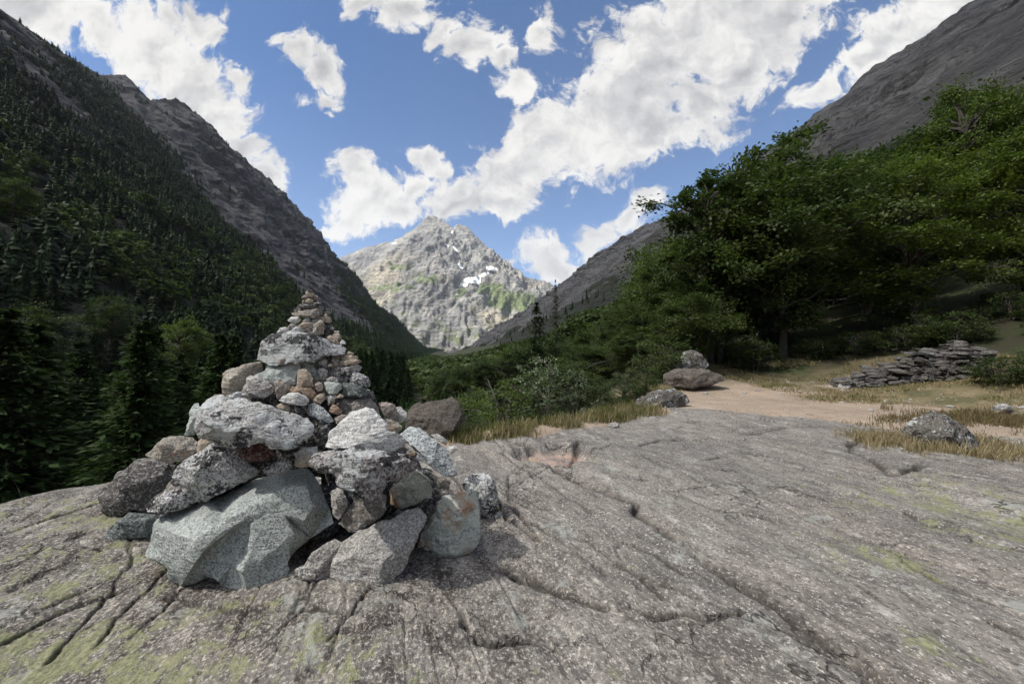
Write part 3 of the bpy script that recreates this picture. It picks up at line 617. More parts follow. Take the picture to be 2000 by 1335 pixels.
# ------------------------------------------------------------------ stones
def c1(pts): return [(180+x/4.173, 560+y/4.173) for x, y in pts]
def c2(pts): return [(420+x/4.945, 550+y/4.945) for x, y in pts]
def c3(pts): return [(180+x/3.513, 800+y/3.513) for x, y in pts]
def c4(pts): return [(560+x/3.18, 760+y/3.18) for x, y in pts]
AX, AY, RX, RY, ZT, ZB = -1.17, 2.22, 1.10, .60, .37, -1.03     # cairn axis, radii, top and foot (relative to the eye)
def cairn_Y(px, py):
    """distance of the cairn's face along the ray through a picture point"""
    best = AY
    for Y in np.arange(1.25, 2.3, .01):
        x = (px-1000)/F*Y; z = (HY-py)/F*Y
        k = max(.04, (ZT-z)/(ZT-ZB))
        if ((x-AX)/(RX*k))**2+((Y-AY)/(RY*k))**2 < 1: best = Y; break
    return best
def clean(me, name):
    me.name = name; return me
def rock_mesh(outline, Y, thick, seed, inner=None, seg=None, rough=1.0, tilt=.35, facets=9):
    """outline: picture polygon; Y: distance; thick: half depth in metres; inner: [(px,py,depth factor)] facet corners in front"""
    rs = np.random.RandomState(seed)
    pts = [Vector(p) for p in outline]
    ar = sum(a.x*b.y-b.x*a.y for a, b in zip(pts, pts[1:]+pts[:1]))
    if ar < 0: pts = pts[::-1]
    cx = sum(p.x for p in pts)/len(pts); cy = sum(p.y for p in pts)/len(pts)
    hx = max(abs(p.x-cx) for p in pts); hy = max(abs(p.y-cy) for p in pts)
    # split long edges with a little jitter, so that the outline is chipped
    ring = []
    for a, b in zip(pts, pts[1:]+pts[:1]):
        L = (b-a).length; k = max(1, int(L/(max(hx, hy)*.28)+.5)); nrm = Vector((-(b-a).y, (b-a).x))/max(L, 1e-6)
        for i in range(k):
            p = a.lerp(b, i/k)
            if i: p = p+nrm*float(rs.uniform(-1, 1))*L*.018
            ring.append(p)
    n = len(ring)
    def dep(p): return thick*(tilt*(cy-p.y)/hy+rs.uniform(-.12, .12))
    d_r = [dep(p) for p in ring]
    if inner is None:
        inner = []
        top = min(p.y for p in pts)
        k = 3 if max(hx, hy) < 22 else 5
        for i in range(k):
            u = (i+.5)/k*2-1
            p = Vector((cx+u*hx*.55, cy-hy*(.28+rs.uniform(-.16, .16))))
            inner.append((p.x, p.y, -rs.uniform(.55, .95)))
        for i in range(k-1):
            u = (i+.5)/(k-1)*2-1
            inner.append((cx+u*hx*.5, cy+hy*(.32+rs.uniform(-.15, .15)), -rs.uniform(.5, 1.0)))
    # keep inner points inside the polygon
    def inside(x, y):
        c = False
        for a, b in zip(ring, ring[1:]+ring[:1]):
            if (a.y > y) != (b.y > y) and x < (b.x-a.x)*(y-a.y)/(b.y-a.y)+a.x: c = not c
        return c
    def edged(x, y): return min((Vector((x, y))-(a+(b-a)*max(0, min(1, (Vector((x, y))-a).dot(b-a)/max((b-a).length_squared, 1e-9))))).length for a, b in zip(ring, ring[1:]+ring[:1]))
    inner = [q for q in inner if inside(q[0], q[1]) and edged(q[0], q[1]) > min(hx, hy)*.12]
    if not inner: inner = [(cx, cy, -.8)]
    v2 = [p.copy() for p in ring]+[Vector((q[0], q[1])) for q in inner]
    res = delaunay_2d_cdt(v2, [], [list(range(n))], 1, 1e-4)
    vo, faces, ov = res[0], res[2], res[3]
    def w(p, d): Yd = Y+d; return Vector(((p.x-1000)/F*Yd, Yd, CZ+(HY-p.y)/F*Yd))
    bm = bmesh.new(); bv = []
    for i, p in enumerate(vo):
        src = ov[i][0] if ov[i] else -1
        d = d_r[src] if 0 <= src < n else (inner[src-n][2]*thick if src >= n else 0.)
        bv.append(bm.verts.new(w(p, d)))
    idx = {}
    for i, o_ in enumerate(ov):
        for k in o_: idx[k] = bv[i]
    for f in faces:
        try: bm.faces.new([bv[i] for i in f])
        except ValueError: pass
    c_ = Vector((cx, cy)); prev = [idx[i] for i in range(n)]
    for sc_, dd in ((.90, .75), (.62, 1.35)):
        cur = [bm.verts.new(w(c_+(p-c_)*(sc_+rs.uniform(-.05, .03)), thick*(dd+rs.uniform(-.12, .12))+d_r[i]*.5)) for i, p in enumerate(ring)]
        for i in range(n):
            try: bm.faces.new((prev[i], prev[(i+1) % n], cur[(i+1) % n], cur[i]))
            except ValueError: pass
        prev = cur
    cc = bm.verts.new(w(c_, thick*1.55))
    for i in range(n): bm.faces.new((prev[i], prev[(i+1) % n], cc))
    bmesh.ops.triangulate(bm, faces=bm.faces[:])
    bmesh.ops.recalc_face_normals(bm, faces=bm.faces[:])
    # subdivide until edges are a few millimetres
    size = max(hx, hy)/F*Y
    tgt = seg or min(.016, max(.0045, size/22))
    for it in range(7):
        lim = max(tgt*1.5, size*.5/(it+1)**2)
        es = [e for e in bm.edges if e.calc_length() > tgt*1.6]
        if not es or len(bm.verts) > 9000: break
        bmesh.ops.subdivide_edges(bm, edges=es, cuts=1, use_grid_fill=False)
        bmesh.ops.triangulate(bm, faces=[f for f in bm.faces if len(f.verts) > 3])
    bmesh.ops.smooth_vert(bm, verts=bm.verts[:], factor=.15, use_axis_x=True, use_axis_y=True, use_axis_z=True)
    bm.normal_update()
    co = np.array([v.co for v in bm.verts]); no = np.array([v.normal for v in bm.verts]); s = seed*3.7
    k1 = 2.6/size; k2 = 9/size
    d = size*.045*fbm(co[:, 0]*k1+s, co[:, 1]*k1, co[:, 2]*k1, o=3, seed=seed)
    d += size*.030*(ridged(co[:, 0]*k2*.5+s, co[:, 1]*k2*.5, co[:, 2]*k2, o=3, seed=seed+1)-.3)
    # stepped chips
    # flat fracture faces: shave the stone with planes that look towards the front and the top
    for k in range(facets):
        vd = np.array([(1000-cx)/F, -1.0, -(HY-cy)/F]); vd /= np.linalg.norm(vd)      # towards the open side of the pile
        nv = vd+np.array([rs.uniform(-.62, .62), 0, rs.uniform(-.5, .75)]); nv /= np.linalg.norm(nv)
        dt = co @ nv; off = np.quantile(dt, rs.uniform(.86, .96)); e_ = np.maximum(dt-off, 0); co = co-nv[None]*(e_*.93)[:, None]
    q = fbm(co[:, 0]*k1*1.8, co[:, 1]*k1*1.8+s, co[:, 2]*k1*1.8, o=2, seed=seed+5)*5
    d += size*.036*(np.floor(q)+sstep(.75, 1, q-np.floor(q)))*.5
    d += min(size*.03, .004)*fbm(co[:, 0]*70, co[:, 1]*70, co[:, 2]*70, o=3, seed=seed+2)
    co = co+no*(d*rough*.62)[:, None]
    org = Vector(co.mean(0)); org.z = float(co[:, 2].min())
    for v, p in zip(bm.verts, co): v.co = Vector(p)-org
    me = bpy.data.meshes.new('stone'); bm.to_mesh(me); bm.free()
    for p_ in me.polygons: p_.use_smooth = True
    me.set_sharp_from_angle(angle=math.radians(38))
    return me, org
SEED = [1000]
def stone(outline, mat, label, name='cairn_stone', cat='stone', group='stones of the cairn', Y=None, dY=0, thick=None, inner=None, tk=1.0, onground=False, **kw):
    SEED[0] += 7
    cx = sum(p[0] for p in outline)/len(outline); cy = sum(p[1] for p in outline)/len(outline)
    w_ = max(p[0] for p in outline)-min(p[0] for p in outline); h_ = max(p[1] for p in outline)-min(p[1] for p in outline)
    if Y is None: Y = cairn_Y(cx, min(cy+h_*.15, 1130))
    Y += dY
    if thick is None: thick = .42*math.sqrt(w_*h_)/F*Y*tk
    if onground:      # the lowest rim point stands on the slab
        pb = max(outline, key=lambda p: p[1]); Yg = Y
        for _ in range(6): Yg = (CZ-float(gz((pb[0]-1000)/F*Yg, Yg)[0]))*F/(pb[1]-HY)
        Y = Yg+(kw.get('tilt', .35)-.55)*thick+.012
    me, org = rock_mesh(outline, Y+thick*.55, thick, SEED[0], inner, **kw)
    return obj(name, me, SM[mat], loc=org, label=label, cat=cat, group=group)

BIG = [(365,1000),(390,900),(440,790),(490,715),(640,670),(780,622),(900,590),(1000,520),(1200,450),(1320,395),(1500,398),(1530,440),(1578,545),(1633,677),(1655,776),(1500,876),(1401,964),(1345,1050),(1350,1150),(1300,1260),(1180,1290),(1050,1262),(900,1220),(860,1180),(780,1160),(600,1215),(540,1160),(520,1090),(420,1030)]
bi = [(1265,652,-.30),(1060,735,-.46),(860,850,-.66),(780,915,-.76),(700,1060,-.74),(560,850,-.50),(600,1010,-.62),(760,740,-.34),(1000,620,-.16),(1200,560,-.14),(1275,690,-.24),(1080,775,-.32),(890,890,-.42),(815,950,-.50),(740,1080,-.54),(960,1060,-.42),(1060,930,-.36),(1400,640,-.45),(1240,830,-.80),(1200,980,-.95),(1130,1180,-.85),(1330,560,-.2),(1420,880,-.38),(1300,1100,-.45),(1560,640,-.12)]
stone(c3(BIG), 'green', 'largest grey-green block at the front foot of the cairn, creased face', thick=.30, Y=1.60, onground=True, inner=[(180+x/3.513, 800+y/3.513, d) for x, y, d in bi], seg=.009, tilt=.75, rough=.55, facets=2)
ST = [
 (c2([(880,90),(930,85),(970,120),(940,155),(890,145),(872,115)]), 'tan', 'smooth tan pebble at the very top of the cairn', {}),
 (c2([(882,86),(890,76),(938,72),(940,84),(910,92)]), 'darkbrown', 'thin dark flake lying over the topmost pebble', {}),
 (c2([(832,152),(870,122),(905,145),(905,165),(850,170)]), 'pink', 'brown chip just left below the topmost pebble', {}),
 (c2([(950,155),(985,130),(1002,150),(990,172),(955,174)]), 'tan', 'tan chip just right below the topmost pebble', {}),
 (c2([(872,178),(905,160),(948,175),(943,205),(900,210),(873,195)]), 'tan', 'round tan pebble in front, second tier below the cairn top', {}),
 (c2([(838,190),(845,174),(880,168),(885,200),(850,200)]), 'brown', 'small brown chip left of the round tan pebble', dict(dY=.02)),
 (c2([(945,178),(1005,168),(1012,198),(955,206)]), 'brown', 'small brown chip right of the round tan pebble', dict(dY=.02)),
 (c2([(940,212),(945,203),(1025,200),(1030,212)]), 'grey', 'thin pale flake wedged on top of the dark upper slab', {}),
 (c2([(835,208),(890,203),(960,212),(1020,208),(1042,235),(1032,258),(900,268),(850,288),(760,290),(750,275),(800,235)]), 'darkbrown', 'dark brown slab under the top pebbles', dict(tk=1.1)),
 (c2([(740,300),(880,266),(1000,263),(1058,300),(1020,338),(950,352),(800,342),(738,322)]), 'brown', 'rounded grey-brown slab, lower one of the two upper slabs', dict(tk=1.1)),
 (c2([(1058,292),(1090,288),(1128,293),(1100,322),(1055,312)]), 'pink', 'thin pinkish flake sticking out right of the upper slabs', dict(dY=.03)),
 (c2([(1045,340),(1055,312),(1080,310),(1095,338)]), 'tan', 'small tan chip under the pinkish flake', dict(dY=.02)),
 (c2([(698,370),(740,338),(800,336),(840,368),(800,402),(750,412)]), 'white', 'white diamond shaped stone at the left end below the upper slabs', {}),
 (c2([(838,388),(875,348),(928,362),(922,382),(880,394)]), 'whiteblue', 'small bluish chip right of the white diamond shaped stone', dict(dY=.02)),
 (c2([(955,362),(1010,336),(1070,328),(1112,345),(1135,380),(1112,402),(1060,388),(1010,378)]), 'tan', 'pale tan flat stone behind the steep grey wedge', dict(dY=.03)),
 (c2([(895,390),(955,352),(1030,352),(1000,392),(930,402)]), 'brown', 'brown flat stone between bluish chip and steep wedge', dict(dY=.03)),
 (c2([(785,430),(850,390),(930,392),(942,405),(902,455),(860,465),(815,448)]), 'tan', 'flat leaning tan-grey stone left of the steep wedge', {}),
 (c2([(878,492),(930,435),(1010,370),(1045,375),(1062,440),(1052,505),(1000,515),(920,508)]), 'tanrust', 'steep grey wedge with brown end in the upper cairn', dict(inner=[(420+985/4.945,550+425/4.945,-.9),(420+1040/4.945,550+395/4.945,-.7),(420+1000/4.945,550+480/4.945,-.8)])),
 (c2([(1045,385),(1110,398),(1172,455),(1142,502),(1080,512),(1052,470)]), 'darkbrown', 'dark stone leaning right of the steep wedge', dict(dY=.04)),
 (c2([(590,497),(630,443),(690,431),(722,455),(702,487),(640,502)]), 'white', 'white flat stone at the left end on top of the lichened boulder', {}),
 (c2([(695,440),(735,398),(800,418),(782,442),(730,468)]), 'grey', 'grey chip between the white flat stone and the leaning tan one', dict(dY=.02)),
 (c2([(732,472),(780,430),(832,450),(848,477),(800,493),(740,488)]), 'whiteblue', 'rounded grey-blue pebble on the lichened boulder', {}),
 (c2([(822,482),(855,462),(882,480),(862,498)]), 'pink', 'tiny pink pebble between blue pebble and steep wedge', {}),
 (c2([(948,510),(1000,498),(1035,533),(1062,552),(1010,550),(960,535)]), 'dark', 'dark chip under the steep wedge', dict(dY=.02)),
 (c2([(1068,532),(1110,511),(1170,543),(1208,600),(1150,594),(1090,562)]), 'tan', 'tan slanting stone left of the round brown pebble', {}),
 (c2([(1128,507),(1180,488),(1225,518),(1228,555),(1192,577),(1140,543)]), 'pink', 'round brown pebble at the right end of the upper pile', {}),
 (c2([(1145,482),(1155,473),(1200,472),(1208,490),(1165,495)]), 'grey', 'thin flake on top of the round brown pebble', dict(dY=.02)),
 (c2([(1203,588),(1225,558),(1265,580),(1257,602),(1215,605)]), 'white', 'small white pebble at the right tip of the lichened boulder', {}),
 (c2([(400,755),(415,640),(440,580),(520,510),(600,495),(720,480),(850,490),(950,510),(1050,540),(1150,590),(1240,600),(1292,650),(1270,690),(1130,705),(1030,720),(960,775),(860,770),(700,785),(490,805)]), 'lichenblack', 'boulder mottled with black and white lichen, upper middle of the cairn', dict(Y=1.98, thick=.17, seg=.007, inner=[(420+x/4.945,550+y/4.945,d) for x,y,d in [(560,600,-.5),(600,720,-.5),(700,560,-.7),(750,700,-.85),(870,700,-.75),(860,600,-.75),(1000,620,-.6),(1000,680,-.2),(1150,645,-.4),(1220,640,-.2)]])),
 (c2([(600,775),(640,735),(700,725),(720,760),(690,790),(620,795)]), 'pink', 'small pinkish wedge under the lichened boulder', dict(dY=-.03)),
 (c2([(965,792),(1000,730),(1080,698),(1142,710),(1138,792),(1060,828),(980,828)]), 'lichendark', 'dark lichened block under the right part of the lichened boulder', dict(dY=.04)),
 (c2([(1090,820),(1100,797),(1130,797),(1140,822)]), 'tan', 'tiny tan pebble at the foot of the dark lichened block', {}),
 (c2([(1128,738),(1180,700),(1212,688),(1212,742),(1150,758)]), 'pink', 'pinkish slab at the left of the little tan stack', dict(dY=.03)),
 (c2([(1208,700),(1222,672),(1250,690),(1250,705)]), 'pink', 'pinkish chip behind the little tan stack', dict(dY=.04)),
 (c2([(1199,707),(1300,698),(1387,718),(1392,740),(1330,758),(1230,758)]), 'tan', 'flat tan stone, upper one of the little stack on the right', {}),
 (c2([(1263,693),(1290,670),(1342,690),(1332,712),(1280,714)]), 'tan', 'small pale cap pebble of the little tan stack', {}),
 (c2([(1188,767),(1250,755),(1380,750),(1427,770),(1380,792),(1240,815),(1190,803)]), 'tan', 'broad tan stone, lower one of the little stack on the right', {}),
 (c2([(1138,762),(1195,757),(1190,812),(1150,808)]), 'pink', 'brown block left of the broad tan stone', dict(dY=.02)),
 (c2([(1058,832),(1200,815),(1400,803),(1428,820),(1420,852),(1312,872),(1300,962),(1200,972),(1100,922)]), 'lichendark', 'dark slab with white top carrying the little tan stack', dict(dY=.02)),
 (c2([(983,852),(1050,828),(1092,850),(1082,932),(1040,962),(993,902)]), 'grey', 'grey block left of the white-topped dark slab', dict(dY=.02)),
 (c2([(70,880),(150,840),(300,790),(400,765),(450,760),(500,815),(470,860),(380,905),(320,950),(270,1040),(210,1092),(100,1117),(65,1090)]), 'tanrust', 'rust-streaked brown block jutting out left in the middle of the cairn', dict(inner=[(420+x/4.945,550+y/4.945,d) for x,y,d in [(205,925,-.8),(120,960,-.5),(330,850,-.5),(180,1040,-.7),(250,960,-.7)]])),
 (c2([(380,907),(480,860),(500,810),(530,795),(700,783),(832,790),(834,830),(792,872),(787,1002),(700,1005),(560,992),(520,942)]), 'palegreen', 'pale green slab, smooth and upright, in the middle of the cairn', dict(tk=.8, tilt=.7)),
 (c2([(828,777),(900,768),(947,800),(972,850),(1000,890),(1037,960),(980,988),(950,972),(928,892),(858,832)]), 'palegreen', 'pale green sliver right behind the upright tan block', dict(dY=.03)),
 (c2([(788,862),(860,828),(900,858),(947,920),(952,1022),(900,1018),(790,1008)]), 'tan', 'upright tan block with smooth face right of the pale green slab', dict(dY=-.02)),
 (c2([(255,1092),(300,930),(340,905),(420,903),(500,943),(572,1010),(577,1062),(500,1122),(420,1125)]), 'grey', 'square granite block in front of the pale green slab', dict(dY=-.03, inner=[(420+x/4.945,550+y/4.945,d) for x,y,d in [(330,950,-.7),(450,940,-.6),(330,1060,-.9),(500,1030,-.9),(420,1080,-.9)]])),
 (c2([(568,962),(620,933),(680,968),(722,1010),(722,1052),(640,1102),(600,1142),(578,1062)]), 'pink', 'pink-brown rounded stone right of the square granite block', {}),
 (c2([(718,1052),(740,1008),(850,1013),(920,1018),(972,1060),(992,1102),(940,1142),(900,1112),(800,1082)]), 'orange', 'orange-brown flat stone above the white oval one', {}),
 (c2([(613,1147),(650,1100),(720,1066),(820,1073),(915,1120),(922,1160),(880,1202),(780,1192),(680,1177)]), 'white', 'white oval stone in the middle of the cairn', dict(dY=-.04)),
 (c2([(583,1202),(640,1170),(720,1185),(732,1230),(712,1257),(640,1232)]), 'tan', 'small tan stone under the left end of the white oval', {}),
 (c2([(728,1200),(800,1185),(880,1203),(888,1250),(870,1278),(780,1262),(725,1242)]), 'dark', 'black wedge under the white oval stone', {}),
 (c2([(893,1272),(900,1180),(960,1168),(1050,1218),(1112,1280),(1162,1345),(1100,1362),(1000,1342)]), 'whiteblue', 'pale blue-white slanting stone right of the white oval', {}),
 (c2([(1000,1345),(960,1290),(1060,1320),(1120,1350),(1130,1400),(1060,1480),(1000,1520),(960,1480),(980,1400)]), 'dark', 'blue-black stone under the pale slanting stone', dict(dY=.03)),
 (c2([(953,992),(1000,963),(1047,980),(1042,1052),(988,1062)]), 'pink', 'small pinkish block below the upright tan block', {}),
 (c2([(1048,967),(1110,963),(1222,983),(1232,1030),(1180,1082),(1100,1088),(1068,1050)]), 'palegreen', 'cream flat stone left of the dark lens-shaped one', {}),
 (c2([(1072,937),(1120,913),(1192,930),(1197,970),(1130,980),(1078,968)]), 'grey', 'small grey pebble above the cream flat stone', dict(dY=.01)),
 (c2([(1302,880),(1330,848),(1410,888),(1482,920),(1512,980),(1502,1022),(1400,1002),(1300,978)]), 'greyspeck', 'black and white speckled stone at the right edge, above the dark lens', {}),
 (c2([(1213,1022),(1240,973),(1330,983),(1450,1025),(1522,1045),(1472,1097),(1400,1117),(1260,1097),(1213,1062)]), 'darkgreen', 'dark lens-shaped stone jutting out at the right edge', {}),
 (c2([(988,1092),(1060,1063),(1072,1130),(1020,1182),(950,1162),(938,1132)]), 'tan', 'layered tan chip between orange stone and grey-brown boulder', dict(dY=.02)),
 (c2([(1068,1102),(1150,1083),(1182,1095),(1142,1182),(1090,1192)]), 'grey', 'grey chip above the orange corner stone', dict(dY=.02)),
 (c2([(1163,1122),(1210,1078),(1252,1105),(1222,1122)]), 'tan', 'little tan wedge under the dark lens', {}),
 (c2([(1128,1162),(1180,1120),(1350,1113),(1500,1128),(1577,1165),(1602,1220),(1602,1302),(1350,1315),(1220,1292),(1150,1232)]), 'brown', 'smooth grey-brown boulder on the right of the middle tier', dict(dY=.03, tk=1.1)),
 (c2([(1098,1242),(1140,1178),(1180,1200),(1237,1250),(1202,1292),(1120,1267)]), 'orange', 'orange corner stone left of the smooth grey-brown boulder', {}),
 (c2([(1573,1172),(1650,1158),(1742,1185),(1764,1240),(1742,1312),(1700,1328),(1640,1292),(1598,1240)]), 'pink', 'rounded pinkish-brown stone right of the smooth boulder', {}),
 (c2([(1738,1212),(1790,1203),(1850,1260),(1857,1332),(1760,1385),(1700,1335),(1750,1300)]), 'white', 'pale stone at the right edge beside the rounded pinkish one', dict(dY=.04)),
 (c2([(1153,1312),(1230,1278),(1292,1290),(1292,1345),(1170,1375)]), 'brown', 'small brown stone left of the white pyramid stone', {}),
 (c4([(600,170),(620,160),(700,210),(725,240),(685,278),(630,255)]), 'tanrust', 'small rusty stone at the right shoulder of the white pyramid stone', dict(dY=.02)),
 (c1([(750,1212),(795,1060),(790,1030),(830,938),(865,945),(880,1010),(880,1060),(890,1130),(880,1180),(830,1214)]), 'palegreen', 'pale green upright stone at the left end of the long lichened slab', {}),
 (c1([(838,1150),(842,1070),(870,980),(940,920),(1060,878),(1150,898),(1290,930),(1420,960),(1560,1010),(1700,1040),(1790,1060),(1862,1120),(1868,1160),(1830,1212),(1700,1302),(1580,1336),(1460,1322),(1400,1262),(1180,1332),(1060,1302),(960,1242),(880,1222)]), 'lichen', 'long lichened slab lying across the left middle of the cairn', dict(Y=1.70, thick=.17, seg=.008, inner=[(180+x/4.173,560+y/4.173,d) for x,y,d in [(930,1030,-.5),(1100,1010,-.55),(1330,1070,-.8),(1370,1150,-.8),(1200,1210,-.35),(1000,1150,-.45),(1080,1130,-.55),(1560,1130,-.8),(1700,1130,-.6),(1560,1240,-.5),(1440,1240,-.5),(1300,1190,-.45)]])),
 (c1([(1083,912),(1160,858),(1222,850),(1218,892),(1160,932)]), 'whiteblue', 'small white stone on top of the long lichened slab', {}),
 (c1([(938,917),(1000,878),(1072,876),(1092,915),(1010,937)]), 'pink', 'small pinkish stone on the left of the long lichened slab', dict(dY=.03)),
 (c3([(368,312),(440,240),(490,190),(560,178),(700,183),(730,210),(722,287),(640,357),(520,364),(430,347)]), 'tanrust', 'tan and brown stone at the left edge, above the dark boulder', {}),
 (c3([(722,217),(760,183),(812,230),(812,262),(770,290),(718,292)]), 'tan', 'small tan stone under the left end of the long slab', {}),
 (c3([(550,460),(610,370),(720,300),(800,235),(840,223),(960,300),(1100,370),(1162,430),(1162,467),(1000,522),(780,620),(690,552),(620,512)]), 'lichenyellow', 'angular grey stone with yellowish lichen left of the red one', dict(dY=-.02, inner=[(180+x/3.513,800+y/3.513,d) for x,y,d in [(700,430,-.7),(780,530,-.85),(900,430,-.75),(960,470,-.8),(1050,420,-.5),(820,330,-.35),(700,500,-.8)]])),
 (c3([(972,297),(1080,213),(1180,163),(1232,210),(1267,332),(1200,350),(1060,354)]), 'red', 'dark red triangular stone under the long lichened slab', {}),
 (c3([(35,605),(80,530),(180,430),(320,340),(400,328),(520,368),(580,388),(560,452),(502,520),(492,562),(380,622),(370,702),(290,692),(160,752),(60,702)]), 'darkbrown', 'large dark brown boulder at the left edge of the cairn', dict(onground=True, thick=.2, seg=.01)),
 (c3([(363,652),(420,600),(560,545),(660,538),(742,580),(772,622),(680,652),(490,717),(378,697)]), 'greyspeck', 'long rounded speckled stone left above the largest block', {}),
 (c3([(65,892),(120,800),(260,698),(340,708),(440,710),(472,730),(440,802),(380,872),(280,882),(160,907)]), 'darkgreen', 'small dark green stone lowest at the left foot of the cairn', dict(onground=True)),
 (c3([(1163,412),(1240,370),(1320,323),(1387,370),(1372,397),(1280,432),(1200,447)]), 'greyspeck', 'small speckled stone just under the red one', {}),
 (c3([(1383,302),(1440,260),(1546,248),(1560,300),(1400,335)]), 'white', 'small white stone below the right end of the long slab', dict(dY=.02)),
 (c4([(45,472),(60,422),(100,402),(165,405),(150,482),(80,488)]), 'tan', 'smooth tan pebble on top of the largest block', {}),
 (c3([(526,492),(570,468),(605,512),(575,530),(560,525)]), 'dark', 'blue-black stone in the gap behind the angular lichened one', dict(dY=.05)),
 (c4([(170,330),(200,250),(200,190),(250,215),(275,280),(245,352),(190,354)]), 'dark', 'blue-black wedge left of the white pyramid stone', dict(dY=.02)),
 (c4([(241,357),(265,310),(268,260),(330,210),(400,150),(440,125),(490,108),(540,130),(582,160),(612,200),(632,260),(700,290),(762,350),(772,382),(650,387),(540,392),(400,372)]), 'white', 'white pyramid-shaped stone, brightest of the lower cairn', dict(Y=1.66, thick=.15, seg=.008, inner=[(560+x/3.18,760+y/3.18,d) for x,y,d in [(430,170,-.3),(520,200,-.6),(560,260,-.7),(400,260,-.6),(520,320,-.9),(620,330,-.75),(330,320,-.6),(680,340,-.5)]])),
 (c4([(141,452),(160,400),(290,370),(430,373),(640,388),(740,398),(802,455),(832,480),(770,532),(640,582),(587,640),(582,672),(510,700),(430,692),(370,642),(308,562),(288,522),(200,502)]), 'lichendark', 'overhanging dark lichened block right above the largest block', dict(Y=1.50, thick=.17, seg=.007, tilt=.55, inner=[(560+x/3.18,760+y/3.18,d) for x,y,d in [(230,460,-.6),(340,470,-.8),(480,470,-.8),(640,450,-.6),(420,600,-.4),(520,640,-.5),(560,560,-.5),(700,500,-.45),(350,420,-.5),(560,420,-.45)]])),
 (c4([(735,402),(760,373),(822,400),(802,427)]), 'tanrust', 'thin brown flake at the right end of the white pyramid stone', {}),
 (c4([(688,282),(760,230),(830,240),(920,310),(990,370),(1032,450),(1057,520),(1052,547),(990,542),(920,502),(870,462),(800,432),(825,395),(760,342)]), 'whiteblue', 'blue-green grey slab sloping down on the right of the cairn', dict(Y=1.76, thick=.13, seg=.008, inner=[(560+x/3.18,760+y/3.18,d) for x,y,d in [(780,290,-.4),(850,350,-.65),(940,400,-.6),(900,440,-.8),(980,490,-.7),(800,330,-.6)]])),
 (c4([(888,282),(940,273),(1002,320),(992,352),(930,312)]), 'white', 'small white stone behind the blue-green slab', dict(dY=.1)),
 (c4([(983,357),(1055,348),(1062,375),(1020,407)]), 'white', 'small white stone at the far right behind the cairn', dict(Y=2.2)),
 (c4([(638,705),(640,620),(700,570),(770,530),(810,498),(880,548),(914,610),(902,672),(800,712),(720,742),(670,737)]), 'greenrust', 'greenish-grey block between overhanging block and pointed slab', dict(dY=.03, inner=[(560+x/3.18,760+y/3.18,d) for x,y,d in [(700,660,-.8),(760,600,-.6),(850,600,-.6),(800,680,-.8),(690,600,-.3)]])),
 (c4([(273,642),(310,603),(342,620),(382,690),(372,742),(320,808),(283,782)]), 'grey', 'small upright grey stone in the gap right of the largest block', dict(dY=.02)),
 (c4([(318,832),(350,790),(353,750),(420,693),(510,700),(600,640),(632,640),(628,740),(562,812),(440,884),(390,884)]), 'brown', 'brown-grey boulder below the overhanging block', dict(dY=.02)),
 (c4([(263,1152),(275,1090),(340,950),(440,880),(600,808),(640,800),(750,738),(840,708),(872,760),(852,850),(790,1000),(720,1140),(660,1190),(570,1230),(400,1258),(308,1260),(275,1212)]), 'grey', 'long pointed slab leaning at the front foot of the cairn', dict(onground=True, thick=.14, seg=.008, tilt=.9, rough=.7, inner=[(560+x/3.18,760+y/3.18,d) for x,y,d in [(600,860,-.2),(500,930,-.35),(680,910,-.55),(760,830,-.4),(560,1040,-.6),(640,1060,-.7),(400,1040,-.4),(420,1180,-.5),(560,1160,-.6)]])),
 (c4([(46,1122),(110,1090),(150,1020),(220,970),(300,928),(347,945),(312,1050),(267,1182),(150,1195),(90,1187)]), 'grey', 'small grey slab left of the long pointed slab', dict(onground=True)),
 (c4([(808,992),(830,900),(870,830),(930,700),(980,660),(1140,618),(1207,630),(1212,700),(1197,800),(1192,960),(1150,1002),(1070,1052),(980,1047),(920,1037),(892,1002)]), 'greenrust', 'greenish block with orange edges at the right foot of the cairn', dict(onground=True, thick=.15, seg=.008, rough=1.1, inner=[(560+x/3.18,760+y/3.18,d) for x,y,d in [(960,700,-.5),(1060,680,-.6),(1150,690,-.5),(920,900,-.8),(1060,900,-.9),(1160,880,-.75),(980,1000,-.8),(880,940,-.5)]])),
 (c4([(1090,600),(1110,555),(1150,518),(1260,518),(1287,560),(1300,630),(1335,720),(1342,800),(1300,812),(1200,780),(1150,700)]), 'lichenyellow', 'mottled stone standing at the right foot behind the greenish block', dict(onground=True)),
 (c4([(868,500),(980,538),(1017,570),(1012,622),(930,642),(888,572)]), 'tanrust', 'brownish stone tucked under the blue-green slab', dict(dY=.05)),
 (c4([(895,665),(1000,618),(1012,640),(940,695)]), 'brown', 'small brown chip above the greenish block', dict(dY=.05)),
 (c4([(855,725),(910,700),(922,752),(868,835)]), 'darkbrown', 'dark chip between pointed slab and greenish block', dict(dY=.05)),
]
for ol, mt, lb, kw in ST: stone(ol, mt, lb, **kw)
